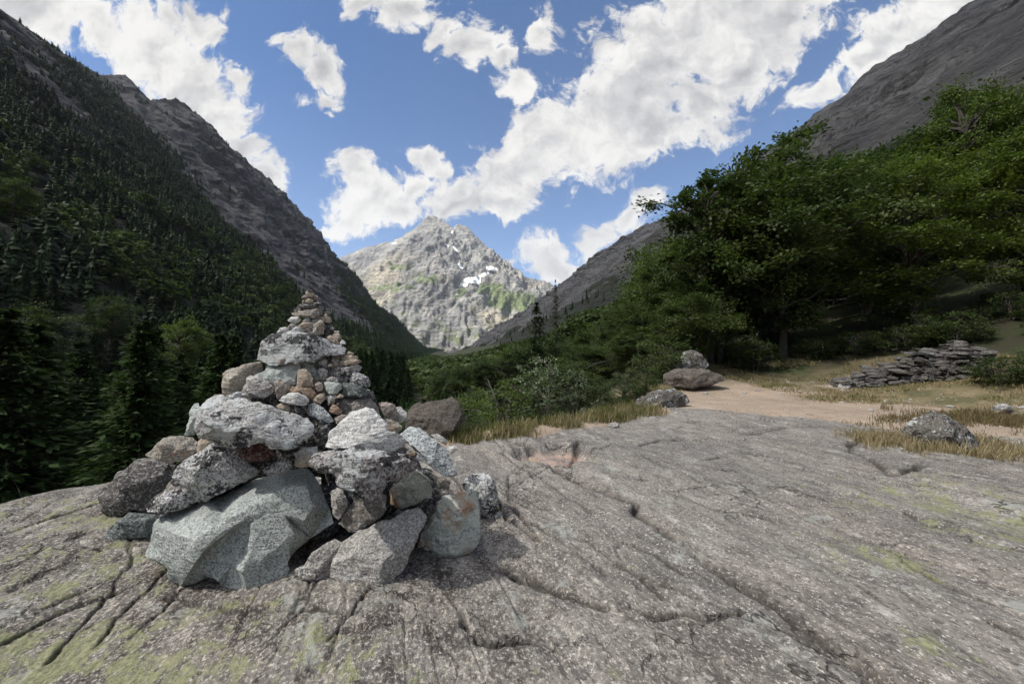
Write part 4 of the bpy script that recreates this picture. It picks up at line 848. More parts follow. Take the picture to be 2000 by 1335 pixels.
# stones that fill the inside of the pile, seen only as darkness through the gaps
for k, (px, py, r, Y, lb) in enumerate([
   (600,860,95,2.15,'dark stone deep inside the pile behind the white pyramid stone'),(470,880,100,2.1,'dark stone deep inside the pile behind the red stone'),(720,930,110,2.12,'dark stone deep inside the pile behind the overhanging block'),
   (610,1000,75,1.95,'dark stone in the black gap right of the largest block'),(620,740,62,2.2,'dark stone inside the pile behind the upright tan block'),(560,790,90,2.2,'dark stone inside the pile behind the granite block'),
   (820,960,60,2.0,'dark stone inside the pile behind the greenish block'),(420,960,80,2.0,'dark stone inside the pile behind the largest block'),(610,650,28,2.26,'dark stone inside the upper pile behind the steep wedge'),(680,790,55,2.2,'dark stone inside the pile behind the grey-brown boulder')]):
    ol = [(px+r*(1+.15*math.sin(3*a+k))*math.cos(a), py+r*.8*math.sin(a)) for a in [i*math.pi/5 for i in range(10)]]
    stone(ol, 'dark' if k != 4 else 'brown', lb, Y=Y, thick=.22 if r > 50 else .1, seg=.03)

# ------------------------------------------------------------------ boulders on the ground
def boulder(outline, mat, label, Y, thick, inner=None, name='boulder', cat='boulder', group=None, **kw):
    return stone(outline, mat, label, name=name, cat=cat, group=group, Y=Y-thick*.55, thick=thick, inner=inner, **kw)
boulder([(790,840),(795,800),(810,786),(850,784),(882,772),(898,790),(908,815),(900,840),(888,862),(860,868),(820,862)], 'boulder', 'big brown boulder at the slab edge right behind the cairn', 4.6, .22, seg=.014)
boulder([(1285,745),(1290,730),(1320,722),(1370,718),(1408,730),(1416,742),(1390,752),(1350,758),(1320,757)], 'boulder', 'flat dark boulder by the path, lower one under the lumpy one', 9.3, .35, seg=.03)
boulder([(1318,722),(1322,700),(1335,686),(1352,682),(1372,692),(1385,712),(1375,724)], 'boulderlichen', 'lumpy dark boulder standing behind the flat one by the path', 10.2, .3, seg=.03)
boulder([(1233,800),(1240,782),(1262,770),(1285,760),(1320,758),(1342,770),(1348,784),(1330,797),(1290,806),(1250,808)], 'boulderlichen', 'grey pitted boulder at the far rim of the slab', 7.0, .25, seg=.02)
boulder([(1752,842),(1765,825),(1800,810),(1822,803),(1852,812),(1880,830),(1905,855),(1915,880),(1880,884),(1830,878),(1790,862)], 'boulderlichen', 'lichened boulder in dry grass at the right end of the slab', 4.15, .25, seg=.012,
   inner=[(1800,830,-.5),(1830,815,-.4),(1850,840,-.8),(1870,860,-.6),(1820,855,-.8),(1785,848,-.4)])
boulder([(1935,800),(1945,790),(1965,788),(1980,795),(1970,802)], 'greyspeck', 'small pale rock in the grass at the right edge', 6.2, .1, name='rock', cat='rock')
boulder([(1925,875),(1940,864),(1990,858),(2040,862),(2050,878),(1980,888)], 'grey', 'pale flat rock showing through the ground at the right edge', 4.2, .15, name='rock', cat='rock')
boulder([(-30,1012),(0,1003),(18,1006),(34,1010),(20,1022),(-20,1028)], 'greyspeck', 'grey rock tip at the far left rim of the slab', 2.75, .1, name='rock', cat='rock')

# ------------------------------------------------------------------ air
def haze():
    bm = bmesh.new(); bmesh.ops.create_cube(bm, size=1)
    for v in bm.verts: v.co = Vector((v.co.x*9600-800, v.co.y*13500+2700, -90 if v.co.z < 0 else 2350))
    me = bpy.data.meshes.new('haze'); bm.to_mesh(me); bm.free(); m = bpy.data.materials.new('valley_air'); m.use_nodes = True; m.node_tree.nodes.clear(); n = NT(m.node_tree)
    v = n.n('ShaderNodeVolumePrincipled'); v.inputs['Color'].default_value = (.80,.88,1,1); v.inputs['Density'].default_value = 3.2e-5; v.inputs['Anisotropy'].default_value = .2
    n.L.new(v.outputs[0], n.n('ShaderNodeOutputMaterial').inputs['Volume']); obj('haze', me, m, kind='stuff', label='thin blue mountain haze filling the valley')
haze()

# ------------------------------------------------------------------ foliage
def leaf_mat(name, ca, cb, trans=.35, spec=.25):
    m, n, b, o = new_mat(name)
    at = n.n('ShaderNodeAttribute', attribute_name='tint').outputs['Fac']
    rnd = n.n('ShaderNodeObjectInfo').outputs['Random']
    f = n.m('ADD', n.m('MULTIPLY', at, .75), n.m('MULTIPLY', rnd, .25))
    col = n.mix(f, ca, cb)
    n.L.new(col, b.inputs['Base Color']); b.inputs['Roughness'].default_value = .6; b.inputs['Specular IOR Level'].default_value = spec
    t = n.n('ShaderNodeBsdfTranslucent'); n.L.new(n.v('MULTIPLY', col, (1.0,1.12,.6)), t.inputs[0])
    mx = n.n('ShaderNodeMixShader'); mx.inputs[0].default_value = trans
    n.L.new(b.outputs[0], mx.inputs[1]); n.L.new(t.outputs[0], mx.inputs[2]); n.L.new(mx.outputs[0], o.inputs[0])
    return m
def bark_mat(name, ca, cb):
    m, n, b, o = new_mat(name); p = n.n('ShaderNodeTexCoord').outputs['Object']
    n.L.new(n.mix(n.rng(n.noise(n.mapp(p, sc=(6, 6, 1)), 4, 5, .7), .35, .65), ca, cb), b.inputs['Base Color'])
    bump(n, b, n.noise(n.mapp(p, sc=(5, 5, 1)), 9, 6, .7), .7, .02); return m
LM = {'oak': leaf_mat('leaves_oak', (.033,.058,.020), (.092,.125,.040)), 'light': leaf_mat('leaves_light', (.055,.095,.018), (.13,.17,.040)),
      'silver': leaf_mat('leaves_silver_green', (.075,.12,.06), (.24,.29,.19), .2), 'mid': leaf_mat('leaves_mid', (.026,.048,.015), (.070,.098,.032)),
      'needle': leaf_mat('needles_dark', (.009,.021,.009), (.024,.045,.017), .12, .06), 'larch': leaf_mat('needles_larch', (.016,.034,.011), (.038,.064,.020), .2, .08)}
BARK = bark_mat('bark_grey', (.10,.09,.08), (.045,.04,.036)); DEADW = bark_mat('dead_wood', (.24,.22,.20), (.12,.11,.10))

class TubeMesh:
    def __init__(s): s.V = []; s.Fc = []; s.n = 0
    def tube(s, pts, r0, r1, k=5):
        pts = np.array(pts, float); m = len(pts)
        d = np.gradient(pts, axis=0); d /= np.linalg.norm(d, axis=1)[:, None]+1e-9
        u = np.cross(d, [.31, .17, .93]); bad = np.linalg.norm(u, axis=1) < .2
        u[bad] = np.cross(d[bad], [1, 0, 0]); u /= np.linalg.norm(u, axis=1)[:, None]; w = np.cross(d, u)
        r = np.linspace(r0, r1, m)[:, None, None]; a = np.linspace(0, 2*np.pi, k, endpoint=False)
        ring = pts[:, None, :]+r*(u[:, None, :]*np.cos(a)[None, :, None]+w[:, None, :]*np.sin(a)[None, :, None])
        s.V.append(ring.reshape(-1, 3)); i = np.arange(m*k).reshape(m, k)+s.n; j = np.roll(i, -1, 1)
        s.Fc.append(np.stack([i[:-1], j[:-1], j[1:], i[1:]], -1).reshape(-1, 4)); s.n += m*k
    def mesh(s, name): return np_mesh(name, np.concatenate(s.V), np.concatenate(s.Fc), True)
def curve_pts(a, b, sag, n, rs, wob=.06):
    a, b = np.array(a, float), np.array(b, float); t = np.linspace(0, 1, n)[:, None]; L = np.linalg.norm(b-a)
    p = a+(b-a)*t; p[:, 2] += sag*L*np.sin(np.pi*t[:, 0])
    p[1:-1] += rs.normal(0, wob*L/n*2, (n-2, 3)); return p
def leaves_np(cen, size, rs, upb=.5, aspect=.55, axis=None):
    """one folded rhombus per leaf"""
    n = len(cen); ax = rs.normal(0, 1, (n, 3)) if axis is None else axis+rs.normal(0, .35, (n, 3))
    ax[:, 2] *= .6; ax /= np.linalg.norm(ax, axis=1)[:, None]+1e-9
    nr = rs.normal(0, 1, (n, 3)); nr[:, 2] = np.abs(nr[:, 2])+upb*2; sd = np.cross(ax, nr); sd /= np.linalg.norm(sd, axis=1)[:, None]+1e-9
    up = np.cross(sd, ax); L = (size*rs.uniform(.6, 1.3, n))[:, None]
    v = np.stack([cen-ax*L*.5, cen+sd*L*aspect*.5+up*L*.12, cen+ax*L*.5, cen-sd*L*aspect*.5+up*L*.12], 1)
    return v.reshape(-1, 3), np.arange(n*4).reshape(n, 4)
def broadleaf(seed, H, W, ncl, per, ls, cz=.58, rz=.42, trunks=1, twigs=4, spread=1.0, low=.1):
    rs = np.random.RandomState(seed); T = TubeMesh(); cls = []
    while len(cls) < ncl:
        d = rs.normal(0, 1, 3); d /= np.linalg.norm(d); r = rs.uniform(.25, 1)**.45
        p = np.array([d[0]*r*W/2, d[1]*r*W/2, cz*H+d[2]*r*rz*H])
        # lumpy crown outline
        p[:2] *= .82+.30*np.sin(3*math.atan2(d[1], d[0])+seed)*.5+.12*rs.normal()
        if p[2] < low*H: continue
        cls.append(p)
    cls = np.array(cls); lean = rs.normal(0, .05*H, 2); tops = []
    for k in range(trunks):
        o = rs.normal(0, .03*H, 2)*(trunks > 1); tp = np.array([lean[0]+o[0]*4, lean[1]+o[1]*4, H*rs.uniform(.62, .8)])
        pts = curve_pts((o[0], o[1], -.3), tp, 0, 9, rs, .03); T.tube(pts, .030*H/trunks**.5, .006*H, 8); tops.append(pts)
    allt = np.concatenate(tops); P_, A_, tint = [], [], []
    for c in cls:
        hz = c[2]-.28*np.hypot(c[0]-allt[:, 0], c[1]-allt[:, 1])-.05*H
        a = allt[np.argmin(np.abs(allt[:, 2]-np.clip(hz, .14*H, .8*H))+.3*np.hypot(allt[:, 0]-c[0], allt[:, 1]-c[1]))]
        T.tube(curve_pts(a, c, .10, 6, rs, .10), .0095*H*rs.uniform(.6, 1.1), .0015*H, 5)
        rc = W*.085*rs.uniform(.7, 1.35)*spread; tc_ = rs.normal(0, .22)
        for q in range(twigs):
            e = c+rs.normal(0, 1, 3)*[rc*.8, rc*.8, rc*.5]; T.tube(curve_pts(c, e, .05, 3, rs), .0016*H, .0006*H, 3)
            m = per//twigs; t = rs.uniform(.1, 1.15, m)[:, None]
            pp = c+(e-c)*t+rs.normal(0, 1, (m, 3))*[rc*.34, rc*.34, rc*.22]; P_.append(pp)
            A_.append(np.repeat(((e-c)/(np.linalg.norm(e-c)+1e-9))[None], m, 0)*.8+(pp-c)/rc*.3)
            tint.append(np.clip(.42+tc_+rs.normal(0, .17, m)+.12*rs.normal(), 0, 1))
    V, Fq = leaves_np(np.concatenate(P_), ls, rs, axis=np.concatenate(A_))
    cm = np_mesh('crown', V, Fq, False, {'tint': np.repeat(np.concatenate(tint), 4)})
    return T.mesh('trunk'), cm
def conifer(seed, H, W, levels, br, per, ls, larch=False, bare=.06):
    rs = np.random.RandomState(seed); T = TubeMesh(); T.tube(curve_pts((0,0,-.5), (rs.normal(0,.01*H), rs.normal(0,.01*H), H), 0, 8, rs, .01), .016*H, .001*H, 6)
    P_, A_, tint = [], [], []
    for i in range(levels):
        h = bare+(1-bare)*(i+rs.uniform(0, .8))/levels; R_ = W/2*(1-h)**.85*rs.uniform(.75, 1.15)+.02*W
        ph = rs.uniform(0, 6.28)
        for j in range(br):
            if rs.rand() < .12: continue
            a = ph+j*6.283/br+rs.normal(0, .25); L = R_*rs.uniform(.6, 1.2)
            t0 = np.array([0, 0, h*H]); e = np.array([math.cos(a)*L, math.sin(a)*L, h*H-L*rs.uniform(.05, .45)+(.12*L if larch else 0)])
            if per > 6: T.tube([t0, (t0+e)/2+[0, 0, .06*L], e], .0025*H*(1-h)+.003, .002, 3)
            t = (np.arange(per)+rs.rand(per))/per; t = .12+.9*t; tw = rs.normal(0, 1, (per, 3))*[.11*L, .11*L, .05*L]
            pp = t0+(e-t0)*t[:, None]+tw; pp[:, 2] += .06*L*np.sin(t*3.1)-np.abs(rs.normal(0, .03*W, per)); P_.append(pp)
            d = (e-t0)/(np.linalg.norm(e-t0)+1e-9); A_.append(np.repeat(d[None], per, 0)+tw/(.2*L+1e-6)*.6)
            tint.append(np.clip(rs.normal(.4, .2)+rs.normal(0, .12, per)+.25*t, 0, 1))
    P_ = np.concatenate(P_); V, Fq = leaves_np(P_, ls*(1.15-.6*P_[:, 2]/H), rs, axis=np.concatenate(A_), aspect=.42)
    return T.mesh('trunk'), np_mesh('crown', V, Fq, False, {'tint': np.repeat(np.concatenate(tint), 4)})
def plant_tree(kind, meshes, loc, label, name, cat, group=None, sc=1.0, rz=0.0, scz=None, parts=True):
    tm, cm = meshes
    e = bpy.data.objects.new(name, None); C.objects.link(e); e.location = loc; e.rotation_euler = (0, 0, rz); e.scale = (sc, sc, scz or sc)
    e['label'] = label; e['category'] = cat
    if group: e['group'] = group
    a = bpy.data.objects.new('trunk', tm); a.parent = e; C.objects.link(a)
    b = bpy.data.objects.new('crown', cm); b.parent = e; C.objects.link(b)
    if not tm.materials: tm.materials.append(BARK)
    if not cm.materials: cm.materials.append(LM[kind])
    return e
OAK = [broadleaf(s, 8, 8, 88, 380, .165, trunks=t) for s, t in ((1, 2), (2, 1), (3, 2))]
LIGHT = [broadleaf(s, 9, 7, 85, 330, .165, cz=.55, rz=.45) for s in (11, 12)]
MID = [broadleaf(s, 8, 7, 60, 240, .19, cz=.52, rz=.46, twigs=3, spread=1.25) for s in (21, 22, 23)]
MIDL = [(a, b.copy()) for a, b in MID[:2]]
SPR = [conifer(s, 16, 7.6, 34, 9, 24, .60) for s in (31, 32)]
LAR = [conifer(s, 16, 8.0, 34, 8, 24, .46, larch=True) for s in (33, 34)]
SPRM = [conifer(s, 16, 7.0, 28, 8, 15, .72) for s in (35, 36, 37)]
rt = np.random.RandomState(5)
def near_tree(kind, ms, px, Y, toprow, label, name='broadleaf_tree', cat='tree', H0=8.0, wide=1.0, rz=None, group=None, zoff=0):
    x = (px-1000)/F*Y; z = float(gz(x, Y)[0])+zoff; top = CZ+(HY-toprow)/F*Y; s = max(.1, (top-z)/H0*(.93 if H0 in (8, 8.0, 9) else 1))
    return plant_tree(kind, ms, (x, Y, z), label, name, cat, group, sc=s*wide, scz=s, rz=rt.uniform(0, 6.28) if rz is None else rz)
near_tree('oak', OAK[0], 1545, 13.0, 290, 'broad dark oak with forked trunk standing behind the dirt clearing', 'oak_tree', wide=1.05)
OPEN = broadleaf(71, 8, 5.4, 40, 240, .165, cz=.62, rz=.38, trunks=2, spread=.9)
near_tree('oak', OPEN, 1395, 13.4, 292, 'thin dark oak with ragged open sprigs against the sky, left of the forked oak', 'oak_tree')
near_tree('oak', OAK[1], 1420, 13.8, 395, 'lower dense oak under the ragged sprigs left of the forked oak', 'oak_tree', wide=.9)
near_tree('oak', OPEN, 1500, 16, 255, 'open-crowned oak rising highest behind the forked oak', 'oak_tree', rz=2.5, wide=1.1)
near_tree('mid', OAK[1], 1690, 15.5, 300, 'dark leafy oak right of the forked oak, over the end of the stone wall', 'oak_tree', wide=.9, rz=2)
near_tree('light', LIGHT[0], 1885, 16, 130, 'tall bright-leaved tree whose tip stands highest on the right', H0=9, wide=.62)
near_tree('light', LIGHT[1], 1790, 12.2, 285, 'bright yellow-green tree behind the dry stone wall', H0=9, wide=1.0)
near_tree('light', LIGHT[0], 2010, 11.5, 235, 'bright yellow-green tree at the right edge of the picture', H0=9, wide=.95, rz=2)
near_tree('oak', OAK[2], 1960, 18, 175, 'dark leafy tree behind the bright trees at the right edge', 'oak_tree', wide=.85, rz=1)
near_tree('oak', OAK[0], 1770, 20, 262, 'dark oak far behind the bright tree by the stone wall', 'oak_tree', wide=.8, rz=3)
near_tree('mid', OAK[2], 1620, 20, 290, 'oak between the forked oak and the bright tree, set further back', 'oak_tree', wide=.85, rz=4)
near_tree('oak', OAK[0], 1310, 17, 470, 'low oak leaning out left of the clearing above the lumpy boulder', 'oak_tree', wide=.75, rz=2.2)
near_tree('mid', OAK[1], 1225, 20, 580, 'leafy tree left of the low oak, halfway to the larches', wide=1.0, rz=5)
near_tree('oak', OAK[2], 1350, 12.0, 560, 'low bushy oak right behind the boulders by the path', 'oak_tree', wide=1.4, rz=.5, H0=8)
near_tree('mid', OAK[0], 1165, 24, 630, 'rounded green tree right of the two larches', wide=1.1, rz=3)
near_tree('mid', OAK[0], 1240, 12.5, 640, 'leafy tree low behind the pitted boulder at the slab rim', wide=1.5, rz=1, H0=8)
near_tree('mid', OAK[2], 1150, 14.5, 660, 'leafy tree low behind the silvery sapling', wide=1.4, rz=4)
near_tree('light', OAK[1], 1100, 13.0, 700, 'yellow-green bush on the slope just behind the silvery sapling', wide=1.6, rz=4)
SLEN = conifer(41, 16, 4.2, 30, 5, 9, .42, larch=True, bare=.2)
near_tree('larch', SLEN, 1085, 26, 545, 'thin sparse larch standing alone, top against the sky', 'larch_tree', H0=16, wide=.75)
near_tree('larch', LAR[0], 1048, 25, 588, 'fuller larch just left of the thin sparse one', 'larch_tree', H0=16, wide=1.05)
near_tree('larch', LAR[1], 1120, 31, 640, 'small larch right of the thin sparse one', 'larch_tree', H0=16, wide=1.1)
near_tree('larch', SPR[1], 1290, 48, 555, 'dark conifer rising above the broadleaf slope at mid right', 'spruce_tree', H0=16, wide=1.0)
near_tree('larch', SPR[0], 1215, 52, 590, 'dark conifer left of the one above the broadleaf slope', 'spruce_tree', H0=16, wide=1.0)

# silvery sapling, bushes
SAP = broadleaf(51, 1.6, 1.25, 34, 46, .055, cz=.58, rz=.42, trunks=3, twigs=3, low=.12)
SAPB = (SAP[0], SAP[1].copy())
near_tree('silver', SAP, 1055, 6.5, 682, 'silvery-leaved sapling on the grassy slab rim, tallest of its bushes', 'whitebeam_sapling', 'sapling', H0=1.6, wide=.85)
near_tree('silver', SAP, 1118, 6.7, 712, 'small silvery sapling with bare bent stem right of the tallest one', 'whitebeam_sapling', 'sapling', H0=1.6, wide=.7, rz=2)
near_tree('light', SAPB, 985, 6.6, 728, 'yellow-green bush around the dead trunk on the slab rim', 'leafy_bush', 'bush', H0=1.6, wide=1.0, rz=1)
SH = [broadleaf(s, 1.5, 2.2, 60, 70, .075, cz=.45, rz=.5, trunks=3, twigs=3, low=.02) for s in (61, 62)]
def bush(kind, k, px, Y, toprow, label, wide=1.0): near_tree(kind, SH[k], px, Y, toprow, label, 'leafy_bush', 'bush', H0=1.5, wide=wide, rz=rt.uniform(0, 6))
SHM = [(a, b.copy()) for a, b in SH]
bush('mid', 0, 1960, 7.4, 688, 'bush covering the right end of the dry stone wall', 1.3)
bush('mid', 1, 2040, 7.0, 670, 'bush at the right edge beside the dry stone wall')
for a, (px, Y, tr, lb, wd) in enumerate([(1300, 10.8, 655, 'dark bush behind the lumpy boulder', 1.2), (1440, 13.5, 660, 'dark undergrowth bush left of the forked oak trunk', 1.3), (1620, 12.6, 655, 'dark undergrowth bush right of the forked oak trunk', 1.2),
      (1700, 11.6, 665, 'dark undergrowth bush behind the low end of the stone wall', 1.3), (1800, 11.0, 640, 'dark bush behind the middle of the stone wall', 1.3), (1900, 10.4, 630, 'dark bush behind the high end of the stone wall', 1.3), (1250, 8.8, 752, 'small bush left behind the pitted boulder', 1.0),
      (1190, 8.0, 775, 'small bush on the slab rim right of the saplings', 1.0), (1100, 7.0, 780, 'low bush at the foot of the silvery saplings', 1.0), (915, 6.2, 800, 'low bush just right of the big brown boulder', 1.0), (950, 8.5, 770, 'low bush left of the dead trunk', 1.3), (1520, 15, 640, 'dark bush behind the forked oak trunk', 1.6), (1380, 14.5, 640, 'dark bush between lumpy boulder and forked oak', 1.5), (2010, 10.5, 600, 'dark bush behind the wall at the right edge', 1.5)]):
    bush('oak' if 'dark' in lb else 'mid', a % 2, px, Y, tr, lb, wd) if 'dark' not in lb else near_tree('oak', SHM[a % 2], px, Y, tr, lb, 'leafy_bush', 'bush', H0=1.5, wide=wd)
for px, Y, tr, wd, lb in [(1165, 6.9, 745, 1.0, 'dark green bush on the slab rim right of the small silvery sapling'), (1215, 7.5, 728, 1.1, 'dark green bush on the rim behind the pitted boulder'), (1255, 9.0, 712, 1.1, 'dark green bush on the rim left of the flat dark boulder')]:
    near_tree('mid', SH[0] if px != 1215 else SH[1], px, Y, tr, lb, 'leafy_bush', 'bush', H0=1.5, wide=wd)
for px, Y, tr, wd, lb in [(1470, 12.2, 655, 1.2, 'leafy undergrowth bush at the left foot of the forked oak'), (1600, 12.0, 650, 1.2, 'leafy undergrowth bush at the right foot of the forked oak'), (1675, 11.4, 640, 1.2, 'leafy bush between forked oak and the low end of the stone wall'), (1760, 11.0, 625, 1.2, 'leafy bush filling the shade behind the stone wall'), (1850, 10.6, 600, 1.3, 'tall leafy bush behind the coping slab of the stone wall')]:
    near_tree('oak', SHM[0] if px % 20 else SHM[1], px, Y, tr, lb, 'leafy_bush', 'bush', H0=1.5, wide=wd)
for px, Y, tr, wd, lb in [(1985, 10.8, 560, 1.2, 'tall leafy bush filling the bank at the right edge under the bright trees'), (1930, 12.5, 570, 1.3, 'leafy bush on the shaded bank left of the right-edge bush'), (2050, 9.6, 600, 1.2, 'leafy bush cut by the right edge of the picture'), (1820, 13.5, 600, 1.3, 'leafy bush high on the shaded bank behind the stone wall')]:
    near_tree('mid', SHM[0], px, Y, tr, lb, 'leafy_bush', 'bush', H0=1.5, wide=wd)
# dead trunk
def snag():
    T = TubeMesh(); rs = np.random.RandomState(3); b = np.array((0, 0, -.2)); 
    main = np.array([(0,0,-.2),(-.03,0,.2),(-.10,.02,.55),(-.13,0,.9),(-.22,.0,1.15),(-.30,.02,1.35)]); T.tube(main, .035, .008, 7)
    for h, dx, dz in ((.7,.16,.2),(.9,-.14,.22),(1.05,.14,.2),(1.2,-.12,.1)):
        a = np.array([np.interp(h, main[:, 2], main[:, 0]), 0, h]); T.tube(curve_pts(a, a+[dx, rs.normal(0,.05), dz], .05, 4, rs), .010, .002, 4)
    x = (985-1000)/F*7.0; return obj('dead_trunk', T.mesh('dead_trunk'), DEADW, loc=(x, 7.0, float(gz(x, 7.0)[0])), label='bare grey dead trunk with few twigs among the rim bushes', cat='dead tree')
snag()
def bare_pole():
    T = TubeMesh(); rs = np.random.RandomState(4); T.tube([(0,0,-1),(.3,0,4),(.5,0,8),(1.1,.1,11),(2.0,.1,11.6)], .12, .03, 5)
    x, y = (335-1000)/F*60, 60.
    obj('dead_trunk', T.mesh('dead_trunk'), DEADW, loc=(x, y, float(gz(x, y)[0])+1.5), label='thin bare bent trunk among the conifers left of the cairn', cat='dead tree')
bare_pole()

# ---- forests: the nearest trees are things, the rest is one mass per kind
def far_conifer(seed, lv=9, br=6):
    rs = np.random.RandomState(seed); V = []
    for i in range(lv):
        h = .04+.93*i/lv; R_ = .19*(1-h)**.8*rs.uniform(.8, 1.2)+.006
        for j in range(br):
            a = j*6.283/br+rs.uniform(0, 6); L = R_*rs.uniform(.7, 1.3); w = L*.55
            ca_, sa_ = math.cos(a), math.sin(a); b0 = (0, 0, h+.10*rs.uniform(.8, 1.3))
            V += [b0, (ca_*L*.6-sa_*w, sa_*L*.6+ca_*w, h), (ca_*L, sa_*L, h-.03), (ca_*L*.6+sa_*w, sa_*L*.6-ca_*w, h)]
    return np.array(V)
def far_broad(seed, n=130):
    rs = np.random.RandomState(seed); d = rs.normal(0, 1, (n, 3)); d /= np.linalg.norm(d, axis=1)[:, None]; d[:, 2] = np.abs(d[:, 2])*1.0-.25
    c = d*rs.uniform(.6, 1, (n, 1))*[.46, .46, .5]+[0, 0, .5]
    c += .08*np.sin(c*9+seed)
    V, _ = leaves_np(c, np.full(n, .20), rs, upb=.3, aspect=.8); return V
def mass(name, protos, pts, hs, mat, label, seed, wid=1.0):
    rs = np.random.RandomState(seed); out = []; tint = []
    for p, h in zip(pts, hs):
        V = protos[rs.randint(len(protos))]; a = rs.uniform(0, 6.28); c, s_ = math.cos(a), math.sin(a); w = h*wid*rs.uniform(.8, 1.25)
        out.append(np.stack([(V[:, 0]*c-V[:, 1]*s_)*w+p[0], (V[:, 0]*s_+V[:, 1]*c)*w+p[1], V[:, 2]*h+p[2]-.3], 1))
        tint.append(np.clip(rs.normal(.4, .22)+.9*float(fbm(p[0]/45, p[1]/45, p[2]/45, o=3, seed=5))+rs.normal(0, .12, len(V)//4), 0, 1))
    V = np.concatenate(out); me = np_mesh(name, V, np.arange(len(V)).reshape(-1, 4), False, {'tint': np.repeat(np.concatenate(tint), 4)})
    obj(name, me, mat, label=label, cat=None, kind='stuff')
def scatter_wall(WS, n, seed, thr=.42):
    G, t, a, veg, T = WS; rs = np.random.RandomState(seed); nr, nc = G.shape[:2]
    A = np.linalg.norm(np.cross(G[1:, :-1]-G[:-1, :-1], G[:-1, 1:]-G[:-1, :-1]), axis=2); ok = (T[:-1, :-1] < 1.02)
    # density by veg
    pr = (A*ok*np.clip(veg[:-1, :-1], .02, 1)**2.0).ravel(); pr /= pr.sum()
    k = rs.choice(len(pr), n, p=pr); i, j = k//(nc-1), k % (nc-1); u, v = rs.rand(n, 1), rs.rand(n, 1)
    return G[i, j]*(1-u)*(1-v)+G[i+1, j]*u*(1-v)+G[i, j+1]*(1-u)*v+G[i+1, j+1]*u*v, t[i, j]
def in_view(p, m=.12):
    return (p[:, 1] > 3)&(np.abs(p[:, 0]/p[:, 1]) < 1.3334+m)
rf = np.random.RandomState(77)
# crowns stay under these lines of sight (picture columns -> rows), so the valley beyond stays open as in the place
NEARL = ([0,120,300,450,640,760,830,950,1100,1130,1200,1300,1340,1400,1480,1560,1700,1800,1850,1890,1950,2100], [560,640,610,640,740,775,770,750,725,680,630,490,390,330,270,295,300,260,220,150,200,200])
FARL = ([600,640,700,760,870,930,1000,1060,1130,1200,1260,1300,1340,1400,1480,1560,1700,1800,1850,1890,1950,2100], [560,622,652,680,694,684,664,652,605,585,555,480,380,330,270,295,300,260,220,150,200,200])
def limit(p, h, right):
    d = p[:, 1]; px = 1000+F*p[:, 0]/d; near = d < (70 if right else 90)
    row = np.where(near, np.interp(px, *NEARL), np.interp(px, *FARL, left=-999))
    top = CZ+(HY-row-rf.uniform(0, 12, len(d)))/F*d; h2 = np.minimum(h, top-p[:, 2]); k = h2 > (2.6 if right else 3.5)
    return p[k], h2[k]
pl, tl = scatter_wall(WL, 46000, 1); hl = (17-7*tl)*rf.uniform(.4, 1.3, len(tl))
# valley floor and the slope below the slab
n = 14000; y = rf.uniform(0, 1, n)**1.6*1500+9; x = np.interp(y, BR[:, 1], BR[:, 0])-rf.uniform(0, 1, n)*(95+.25*y)-3
v = brink_v(x, y); pf = np.stack([x, y, base_z(x, y)+CZ*0], 1); keep = (v < -9)&in_view(pf)&~((y > 60)&(y < 700)&(v > -22)); pf = pf[keep]; hf = 15*rf.uniform(.6, 1.2, len(pf))
con = np.concatenate([pl, pf]); ch = np.concatenate([hl, hf]); k = in_view(con); con, ch = con[k], ch[k]
kn = con[:, 0] > -.173*con[:, 1]-75; a_, b_ = limit(con[kn], ch[kn], False); con = np.concatenate([con[~kn], a_]); ch = np.concatenate([ch[~kn], b_])
# a tree must stay below the line of sight over the rim close by
dist = np.hypot(con[:, 0], con[:, 1]); k = dist > 24; con, ch, dist = con[k], ch[k], dist[k]
o_ = np.argsort(dist/ch); con, ch, dist = con[o_], ch[o_], dist[o_]
# thin out: keep a spacing among the near ones
sel = []; rest = []
for i in range(len(con)):
    if len(sel) < 285 and all((con[i, 0]-con[j, 0])**2+(con[i, 1]-con[j, 1])**2 > 13 for j in sel): sel.append(i)
    elif len(sel) < 285: pass
    else: rest.append(i)
NB = 0
for q, i in enumerate(sel):
    big = q < 110; ms = (LAR+SPR)[rf.randint(4)] if big else SPRM[rf.randint(3)]
    kd = 'larch' if ms in LAR else 'needle'
    plant_tree(kd, ms, (con[i, 0], con[i, 1], con[i, 2]-.3), 'dark green conifer crowded among its like on the slope left of the cairn', 'conifer_tree', 'conifer', 'conifers crowding the left valley slope', sc=ch[i]/16*rf.uniform(1, 1.3), scz=ch[i]/16, rz=rf.uniform(0, 6.28))
FC = [far_conifer(s) for s in range(6)]
rest = np.array(rest); mixb = (fbm(con[rest, 0]/70, con[rest, 1]/70, o=2, seed=44)+.25*rf.normal(size=len(rest)) > .28)&(con[rest, 2] < 160)
mass('distant_slope_broadleaf_trees', [far_broad(s) for s in (7, 8)], con[rest[mixb]], ch[rest[mixb]]*.62, LM['mid'], 'lighter broadleaf crowns scattered through the conifer forest on the left side', 13)
rest = rest[~mixb]
mass('distant_conifers', FC, con[rest], ch[rest], LM['needle'], 'dark conifer forest covering the left valley side and floor', 3)
